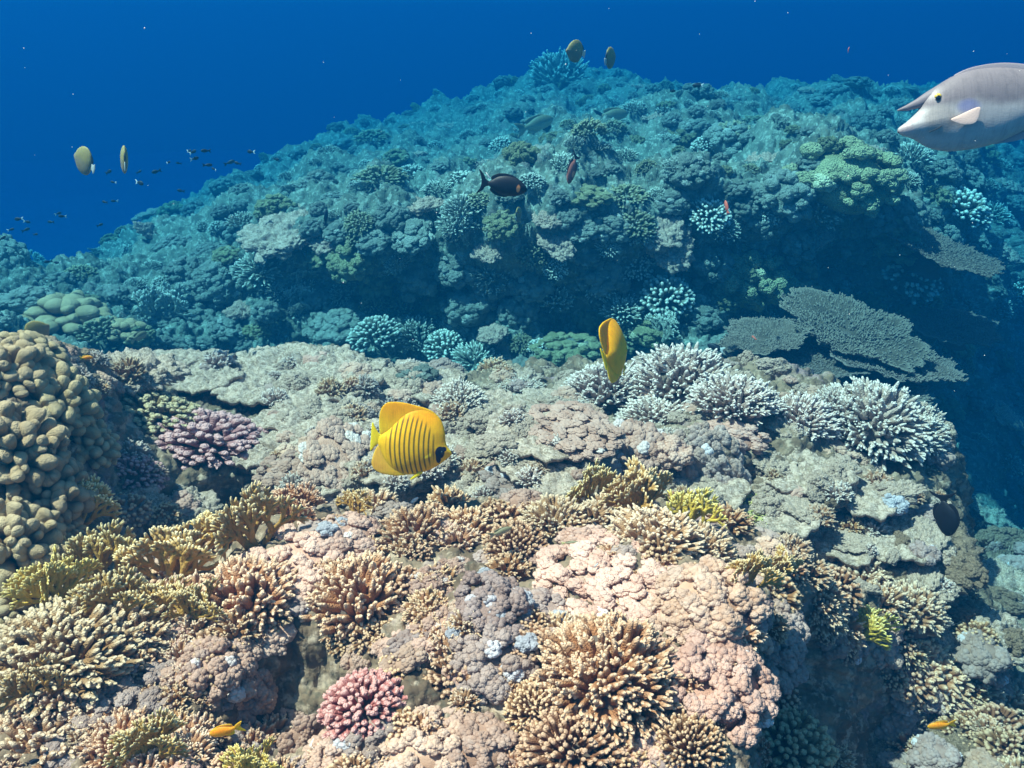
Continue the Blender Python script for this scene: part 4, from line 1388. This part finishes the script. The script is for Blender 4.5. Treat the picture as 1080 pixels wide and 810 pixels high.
f1 = make_yellow('yellow butterflyfish with dark bars and black eye patch, swimming right above the ledge')
orient(f1, at(433, 464, 2.05), 0.0, R_(0), R_(-14))
f1.scale = (1.1, 1.1, 1.14)
f2 = make_yellow('yellow butterflyfish seen almost edge on, tilted above the grey thicket')
YP = fish_mat("plain_yellow", lambda nt, ob, x, z: mixc(nt, sstep(nt, z, -.03, 0.07), (1.0, 0.47, 0.010), (1.0, 0.38, 0.003)), .55, .12)
for ch in f2.children:
    if ch.name.split('.')[0] in ('body', 'dorsal_fin', 'anal_fin', 'pectoral_fin'):
        ch.data = ch.data.copy()
        ch.data.materials[0] = YP
orient(f2, at(647, 366, 2.35), R_(68), R_(8), R_(-17))

# pale butterflyfish in pairs
PB = fish_mat("pale_olive_flank", lambda nt, ob, x, z: mixc(nt, sstep(nt, z, -.01, .02), (0.25, 0.18, 0.10), (0.31, 0.23, 0.08)), .5, .2)
PT = fish_mat("white_tail_base", flat((0.5, 0.46, 0.4)))
PK = fish_mat("dark_edge", flat((0.02, 0.02, 0.02)))
PO = [(0.055, -.008), (.047, .008), (.036, .03), (.015, .05), (-.012, .055), (-.035, .043), (-.047, .02), (-.05, -.008), (-.044, -.03), (-.03, -.046), (-.005, -.052), (.02, -.045), (.04, -.025)]


def make_pale(label, group='pale butterflyfish in pairs'):
    o = link('butterflyfish', None)
    tag(o, label, 'fish', group)
    link('body', proto('pb', lambda: disc('body', PO, (0, 0), .013, .001, ((0, 0), (.062, .06)), PB)), o)
    link('tail_fin', proto('pt', lambda: disc('tail_fin', [(-.043, .012), (-.058, .011), (-.066, .018), (-.07, .0), (-.066, -.02), (-.058, -.012), (-.043, -.014)], (-.057, 0), .0015, .001, None, PT)), o)
    link('tail_band', proto('pk', lambda: disc('tail_band', [(-.03, .042), (-.044, .036), (-.055, .02), (-.05, .01), (-.046, .018)], (-.044, .028), .0025, .001, None, PK)), o)
    for s in (-1, 1):
        e = link('eye', proto(('eye', 3), lambda: eye_mesh(.0035)), o)
        e.location = (.037, s * .0065, .004)
    return o


for (u, v, Y, yaw, pi, ro, s, lb) in [
 (88, 169, 3.4, R_(146), R_(24), R_(6), 1.0, 'left fish of the pale olive pair in the open blue water'),
 (131, 168, 3.5, R_(112), R_(16), R_(8), 1.0, 'right fish of the pale olive pair, seen narrow, in the open blue water'),
 (606, 54, 4.6, R_(215), R_(12), R_(0), .98, 'left fish of the pale yellow pair above the reef top'),
 (644, 61, 4.6, R_(58), R_(14), R_(0), .95, 'right fish of the pale yellow pair above the reef top'),
 (40, 349, 3.0, R_(28), R_(30), R_(0), .78, 'pale butterflyfish with dark tail hovering above the lobed coral'),
 (547, 226, 4.9, R_(70), R_(20), 0, .8, 'faint greyish butterflyfish beneath the black surgeonfish')]:
    o = make_pale(lb)
    orient(o, at(u, v, Y), yaw, pi, ro)
    o.scale = (s, s, s)


# surgeonfish
def surgeon_parts(mats):
    B, Fm, W_, O_ = mats
    body = disc('body', [(.125, -.012), (.118, .012), (.09, .038), (.05, .055), (0, .06), (-.05, .05), (-.09, .024), (-.112, .008), (-.112, -.008), (-.09, -.024), (-.05, -.05), (0, -.06), (.05, -.056), (.09, -.042), (.115, -.026)], (0, 0), .022, .001, ((0, 0), (.135, .068)), B)
    dors = disc('dorsal_fin', [(.085, .036), (.05, .060), (0, .072), (-.05, .068), (-.085, .052), (-.098, .034), (-.085, .022), (-.05, .044), (0, .052), (.05, .046)], (-.03, .056), .002, .001, None, Fm)
    anal = disc('anal_fin', [(.03, -.052), (0, -.068), (-.05, -.066), (-.085, -.05), (-.098, -.034), (-.085, -.02), (-.05, -.042), (0, -.052)], (-.04, -.054), .002, .001, None, Fm)
    tail = disc('tail_fin', [(-.105, .012), (-.125, .022), (-.145, .052), (-.175, .078), (-.158, .035), (-.152, 0), (-.158, -.035), (-.178, -.07), (-.145, -.05), (-.125, -.022), (-.105, -.012)], (-.135, 0), .002, .001, None, Fm)
    band = disc('tail_band', [(-.098, .030), (-.128, .062), (-.133, .06), (-.106, .026)], (-.116, .044), .0035, .001, None, W_, smooth=False)
    return [('body', body), ('dorsal_fin', dors), ('anal_fin', anal), ('tail_fin', tail), ('tail_band', band)], \
        disc('pectoral_fin', [(.06, .005), (.035, .014), (.005, .006), (-.002, -.012), (.03, -.014)], (.03, 0), .001, .0008, None, O_)


def black_body(nt, ob, x, z):
    return mixc(nt, ell(nt, x, z, .075, -.004, .011, .022, .5), (0.012, 0.011, 0.016), (0.85, 0.30, 0.10))


SB = fish_mat("black_flank", black_body, .5, .25)
SF = fish_mat("black_fin", flat((.01, .01, .014)), .5, .25)
SW = fish_mat("pale_band", flat((.75, .72, .66)))
def red_body(nt, ob, x, z):
    return mixc(nt, ell(nt, x, z, .03, -.008, .03, .02, .5), mixc(nt, sstep(nt, z, -.03, .03), (.10, .04, .035), (.34, .13, .10)), (.70, .28, .14))
RB = fish_mat("red_brown_flank", red_body, .5, .25)
RF = fish_mat("dark_red_fin", flat((.05, .03, .035)))


def make_surgeon(label, parts, pect, eyes=True):
    o = link('surgeonfish', None)
    tag(o, label, 'fish')
    for n_, m_ in parts:
        link(n_, m_, o)
    for s in (-1, 1):
        p = link('pectoral_fin', pect, o)
        p.location = (0, s * .021, -.012)
        p.rotation_euler = (0, 0, -s * .25)
        e = link('eye', proto(('eye', 5), lambda: eye_mesh(.005)), o)
        e.location = (.098, s * .0105, .014)
    return o


pa, pe = surgeon_parts((SB, SF, SW, SF))
o = make_surgeon('black surgeonfish with orange patch behind the eye and white tail band', pa, pe)
orient(o, at(534, 196, 2.7), R_(-6), R_(-7), 0)
o.scale = (.5, .5, .5)
pa2, pe2 = surgeon_parts((RB, RF, RF, RB))
o = make_surgeon('small red brown surgeonfish pointing down right of the black one', pa2, pe2)
orient(o, at(603, 180, 3.2), R_(-118), R_(-52), R_(10))
o.scale = (.4, .4, .4)
pa3, pe3 = surgeon_parts((SF, SF, SF, SF))
o = make_surgeon('plain black surgeonfish diving head down beside the right shelf', pa3[:4], pe3)
orient(o, at(998, 546, 2.0), R_(-50), R_(-70), R_(0))
o.scale = (.41, .4, .49)

# unicornfish, only its front half inside the picture
KU = 0.62 / 1700.0
def uf(pts, cx=760, cy=440):
    return [((cx - x) * KU, (cy - y) * KU) for x, y in pts]


def uni_body(nt, ob, x, z):
    no = nd(nt, "ShaderNodeTexNoise")
    no.inputs["Scale"].default_value = 9
    no.inputs["Detail"].default_value = 3
    nt.links.new(ob, no.inputs["Vector"])
    zz = mth(nt, 'ADD', z, mth(nt, 'MULTIPLY', mth(nt, 'SUBTRACT', no.outputs[0], .5), .09))
    c = mixc(nt, sstep(nt, zz, -.005, .03), (0.42, 0.37, 0.355), (0.21, 0.165, 0.17))
    c = mixc(nt, mth(nt, 'MULTIPLY', sstep(nt, no.outputs[0], .55, .7), sstep(nt, z, .0, .04)), c, (0.36, 0.29, 0.28))
    c = mixc(nt, ell(nt, x, z, .165, -.025, .035, .038, .5), c, (0.33, 0.28, 0.26))
    c = mixc(nt, mth(nt, 'MULTIPLY', ell(nt, x, z, .100, .006, .026, .017, .9), .6), c, (0.12, 0.13, 0.34))
    c = mixc(nt, ell(nt, x, z, .237, -.047, .014, .012, .4), c, (0.52, 0.40, 0.38))
    return c


UB = fish_mat("grey_mauve_flank", uni_body, .5, .25)
UH = fish_mat("grey_horn", flat((.20, .16, .17)), .5, .2)
UP = fish_mat("pinkish_pectoral", flat((.80, .52, .42)), .5, .2)
UF = fish_mat("unicornfish_fin", flat((.34, .27, .28)), .5, .2)
o = link('unicornfish', None)
tag(o, 'large grey unicornfish with short horn and yellow eye, entering at the right edge', 'fish')
UO = uf([(62, 566), (75, 548), (120, 515), (165, 470), (200, 425), (215, 375), (250, 325), (300, 280), (400, 215), (500, 180), (600, 160), (720, 152), (850, 158), (1000, 180), (1160, 225), (1330, 290), (1480, 355), (1560, 385), (1560, 425), (1480, 440), (1330, 470), (1160, 510), (1000, 545), (860, 612), (740, 665), (600, 697), (480, 712), (370, 710), (260, 680), (180, 632), (90, 604), (66, 585)])
link('body', disc('body', UO, uf([(700, 420)])[0], .046, .001, (uf([(720, 425)])[0], (.32, .125)), UB, rings=18), o)
mb = MB()
hp = uf([(345, 330), (262, 358), (180, 394), (110, 420), (50, 437)])
tube(mb, [(x, 0, z) for x, z in hp], [.026, .0185, .0115, .0068, .002], 12, np.zeros(5))
mb.v[0] = mb.v[0] * np.array([1, .8, 1])
link('horn', mb.mesh('horn', UH), o)
mb = MB()
mpts = uf([(64, 576), (100, 583), (138, 580)])
tube(mb, [(x, 0, z) for x, z in mpts], [.004, .0085, .0125], 10, np.zeros(3))
link('mouth', mb.mesh('mouth', fish_mat("dark_mouth", flat((.16, .07, .07)))), o)
link('dorsal_fin', disc('dorsal_fin', uf([(420, 205), (560, 145), (800, 120), (1100, 170), (1450, 320), (1400, 330), (1100, 225), (800, 175), (560, 185)]), uf([(900, 165)])[0], .002, .001, None, UF), o)
link('anal_fin', disc('anal_fin', uf([(700, 665), (900, 640), (1200, 560), (1460, 460), (1400, 430), (1150, 490), (900, 590)]), uf([(1050, 560)])[0], .002, .001, None, UF), o)
link('tail_fin', disc('tail_fin', uf([(1530, 385), (1600, 350), (1720, 250), (1700, 330), (1680, 405), (1700, 480), (1720, 560), (1600, 460), (1530, 425)]), uf([(1620, 405)])[0], .003, .001, None, UF), o)
for s in (-1, 1):
    p = link('pectoral_fin', disc('pectoral_fin', uf([(362, 512), (400, 490), (530, 432), (545, 470), (520, 535), (455, 548), (400, 535)]), uf([(460, 500)])[0], .002, .001, None, UP), o)
    p.location.y = s * .068
    p.rotation_euler = (0, 0, -s * .15)
    ex, ez = uf([(288, 362)])[0]
    e = link('eye', proto(('eye', 9), lambda: eye_mesh(.0068)), o)
    e.location = (ex, s * .0305, ez)
    v_, f_ = ico(2)
    mb = MB()
    mb.add(v_ * np.array([.0092, .004, .0075]), f_)
    e2 = link('eyelid', mb.mesh('eyelid', IRIS), e)
    e2.location = (0, -s * .002, .0038)
    mb = MB()
    g = uf([(250, 590), (310, 560), (365, 515)])
    tube(mb, [(x, s * w_, z) for (x, z), w_ in zip(g, (.026, .033, .037))], [.0008, .0012, .0008], 6, np.zeros(3))
    link('gill_slit', mb.mesh('gill_slit', SF), o)
orient(o, at(1054, 117, 2.35), R_(180), 0, R_(12))

# small fish
SO = [(.05, 0), (.043, .011), (.024, .02), (-.004, .021), (-.03, .012), (-.045, .006), (-.058, .018), (-.075, .022), (-.064, 0), (-.075, -.022), (-.058, -.018), (-.045, -.006), (-.03, -.012), (-.004, -.021), (.024, -.02), (.043, -.011)]
SBODY = SO[:5] + [(-.047, .005), (-.047, -.005)] + SO[12:]
STAIL = [(-.042, .005), (-.058, .017), (-.078, .023), (-.066, 0), (-.078, -.023), (-.058, -.017), (-.042, -.005)]
OR = fish_mat("orange_flank", lambda nt, ob, x, z: mixc(nt, sstep(nt, z, -.006, .012), (.90, .40, .01), (.92, .27, .01)), .5, .2)
BK = fish_mat("dark_flank", flat((.018, .02, .028)), .5, .2)
WT = fish_mat("white_flank", flat((.78, .74, .68)), .5, .2)
GN = fish_mat("grey_green_flank", lambda nt, ob, x, z: mixc(nt, sstep(nt, z, -.004, .006), (.46, .36, .22), (.22, .18, .10)), .5, .2)
RD = fish_mat("red_flank", flat((.80, .14, .08)), .5, .2)
YE = fish_mat("pale_yellow_flank", flat((.72, .56, .22)), .5, .2)


def small_fish(name, label, mats, loc, yaw, pitch, size, group=None, slim=1.0, parts=True):
    """mats: body, tail"""
    o = link(name, None)
    tag(o, label, 'fish', group)
    key = mats[0].name + mats[1].name
    link('body', proto(('sb', key), lambda: disc('body', SBODY, (0, 0), .011, .0008, ((0, 0), (.055, .024)), mats[0], rings=7)), o)
    link('tail_fin', proto(('st', key), lambda: disc('tail_fin', STAIL, (-.06, 0), .0012, .0008, None, mats[1], rings=4)), o)
    if parts:
        link('dorsal_fin', proto(('sd', key), lambda: disc('dorsal_fin', [(.025, .018), (.01, .026), (-.02, .026), (-.04, .02), (-.036, .008), (-.01, .016)], (-.01, .021), .001, .0008, None, mats[0], rings=4)), o)
        link('anal_fin', proto(('sa', key), lambda: disc('anal_fin', [(.0, -.018), (-.015, -.026), (-.036, -.022), (-.036, -.008)], (-.02, -.019), .001, .0008, None, mats[0], rings=4)), o)
        for s in (-1, 1):
            e = link('eye', proto(('eye', 2), lambda: eye_mesh(.0028)), o)
            e.location = (.036, s * .0052, .003)
    orient(o, loc, yaw, pitch)
    o.scale = (size, size, size * slim)
    return o


S1 = lambda px, Y: px / F * Y / .125          # scale for a fish px long
for (nm, u, v, Y, px, yaw, pi, mt, sl, lb) in [
 ('damselfish', 235, 771, 1.18, 48, R_(180 + 4), R_(-14), (OR, OR), 1.0, 'bright orange damselfish in front of the dark hollow'),
 ('damselfish', 990, 765, 1.6, 38, R_(180), R_(-10), (OR, OR), .9, 'orange damselfish low on the dark right slope'),
 ('damselfish', 92, 377, 2.6, 15, R_(8), R_(0), (OR, OR), .9, 'small orange fish behind the lobed coral skyline'),
 ('damselfish', 906, 414, 3.1, 15, R_(-20), R_(0), (OR, OR), 1.0, 'small yellow orange fish above the outer ledge corals'),
 ('wrasse', 530, 560, 1.75, 30, R_(10), R_(18), (GN, GN), .8, 'grey green wrasse over the round fine branched coral'),
 ('wrasse', 603, 572, 1.75, 22, R_(-10), R_(12), (GN, YE), .5, 'thin greenish fish at the edge of the smooth beige cushion'),
 ('wrasse', 624, 588, 1.7, 16, R_(60), R_(62), (GN, YE), .5, 'tiny upright greenish fish over the smooth beige cushion'),
 ('damselfish', 437, 528, 2.05, 16, R_(40), R_(20), (WT, WT), .9, 'small white fish in the dark gap below the ledge'),
 ('damselfish', 629, 596, 1.65, 9, R_(40), R_(20), (WT, WT), .9, 'tiny white fish below the upright greenish fish'),
 ('damselfish', 693, 612, 1.65, 12, R_(70), R_(50), (BK, BK), 1, 'small dark fish in the crease right of the beige cushion'),
 ('damselfish', 628, 553, 1.85, 11, R_(120), R_(10), (BK, BK), 1, 'small dark fish on the mound crest'),
 ('damselfish', 36, 803, 1.12, 18, R_(20), R_(10), (BK, BK), 1.2, 'dark fish among the lower left finger corals'),
 ('damselfish', 667, 683, 1.35, 9, R_(40), R_(10), (BK, BK), 1, 'tiny dark fish above the largest finger coral'),
 ('damselfish', 740, 385, 3.1, 14, R_(70), R_(10), (BK, BK), 1.1, 'dark fish over the right part of the big grey thicket'),
 ('damselfish', 708, 366, 3.2, 9, R_(70), R_(0), (BK, BK), 1, 'tiny dark fish on the skyline of the big grey thicket'),
 ('damselfish', 753, 366, 4.2, 20, R_(150), R_(10), (BK, WT), 1.0, 'dark fish with white tail between thicket and table coral'),
 ('damselfish', 857, 393, 4.3, 13, R_(80), R_(30), (RF, RF), 1, 'reddish fish under the largest table coral'),
 ('damselfish', 829, 397, 4.3, 10, R_(80), R_(40), (RF, RF), 1, 'small reddish fish above the lower table coral'),
 ('anthias', 766, 217, 4.8, 15, R_(110), R_(60), (RD, RD), 1, 'small red fish over the shaded right wall'),
 ('anthias', 895, 52, 5.5, 6, R_(60), R_(70), (RD, RD), .7, 'tiny pinkish fish in open water above the unicornfish head'),
 ('anthias', 795, 356, 4.9, 10, R_(110), R_(10), (RD, RD), .8, 'tiny red fish by the yellow green knobbly coral'),
 ('damselfish', 344, 228, 5.2, 18, R_(70), R_(70), (BK, BK), 1.0, 'upright dark fish on the left rim of the far wall'),
 ('damselfish', 735, 90, 5.5, 11, R_(170), R_(0), (BK, WT), 1.0, 'dark fish in open water right of the reef top'),
 ('parrotfish', 568, 130, None, 40, R_(14), R_(16), (GN, GN), 1.0, 'faint olive fish on the hazy slope above the black surgeonfish'),
 ('parrotfish', 648, 121, None, 34, R_(5), R_(4), (GN, BK), 1.0, 'faint dark fish on the hazy slope below the pale yellow pair'),
 ('parrotfish', 148, 354, 4.4, 20, R_(30), R_(20), (GN, GN), 1.2, 'dull fish hovering behind the ledge on the left'),
 ('damselfish', 710, 96, 5.2, 9, R_(40), R_(0), (BK, BK), .8, 'tiny dark fish near the reef top right of the pale pair'),
]:
    Y = Y or hit(u, v)[2] - .35
    small_fish(nm, lb, mt, at(u, v, Y), yaw, pi, S1(px, Y), None, sl)

CH = [(28, 242, 9), (19, 231, 10), (29, 234, 8), (38, 247, 8), (3, 251, 9), (12, 242, 8), (53, 234, 9), (65, 228, 8), (120, 212, 7), (115, 181, 9), (119, 192, 7), (148, 193, 12), (164, 181, 10), (147, 181, 7),
      (204, 160, 9), (206, 167, 9), (200, 159, 7), (216, 159, 10), (220, 174, 10), (243, 171, 12), (264, 160, 9), (188, 172, 6), (178, 171, 6), (110, 213, 8), (106, 237, 7), (190, 201, 8), (50, 276, 9), (60, 277, 9), (250, 172, 8), (62, 225, 7), (292, 168, 7), (225, 178, 6)]
rng = random.Random(5)
for (u, v, px) in CH:
    Y = rng.uniform(4.4, 6.0)
    small_fish('chromis', 'tiny dark chromis in the loose school above the left slope', (BK, WT if rng.random() < .5 else BK), at(u, v, Y), rng.choice([0, 3.14]) + rng.uniform(-.7, .7), rng.uniform(-.3, .5), S1(px, Y),
               'school of dark chromis', rng.uniform(.9, 1.2), parts=False)

# drifting specks in the water
rng = np.random.default_rng(3)
mb = MB()
v_, f_ = ico(1)
for k in range(80):
    u = rng.uniform(-80, 1160); vv = rng.uniform(-40, 430)
    Y = rng.uniform(1.0, 3.2)
    p = np.array(at(u, vv, Y)[:])
    if hit(u, vv) is not None and hit(u, vv)[2] < Y + .1:
        continue
    mb.add(v_ * rng.uniform(.0004, .0010) * (0.6 + Y * .3) + p, f_)
sp = link('marine_snow', mb.mesh('marine_snow', WT))
sp['kind'] = 'stuff'
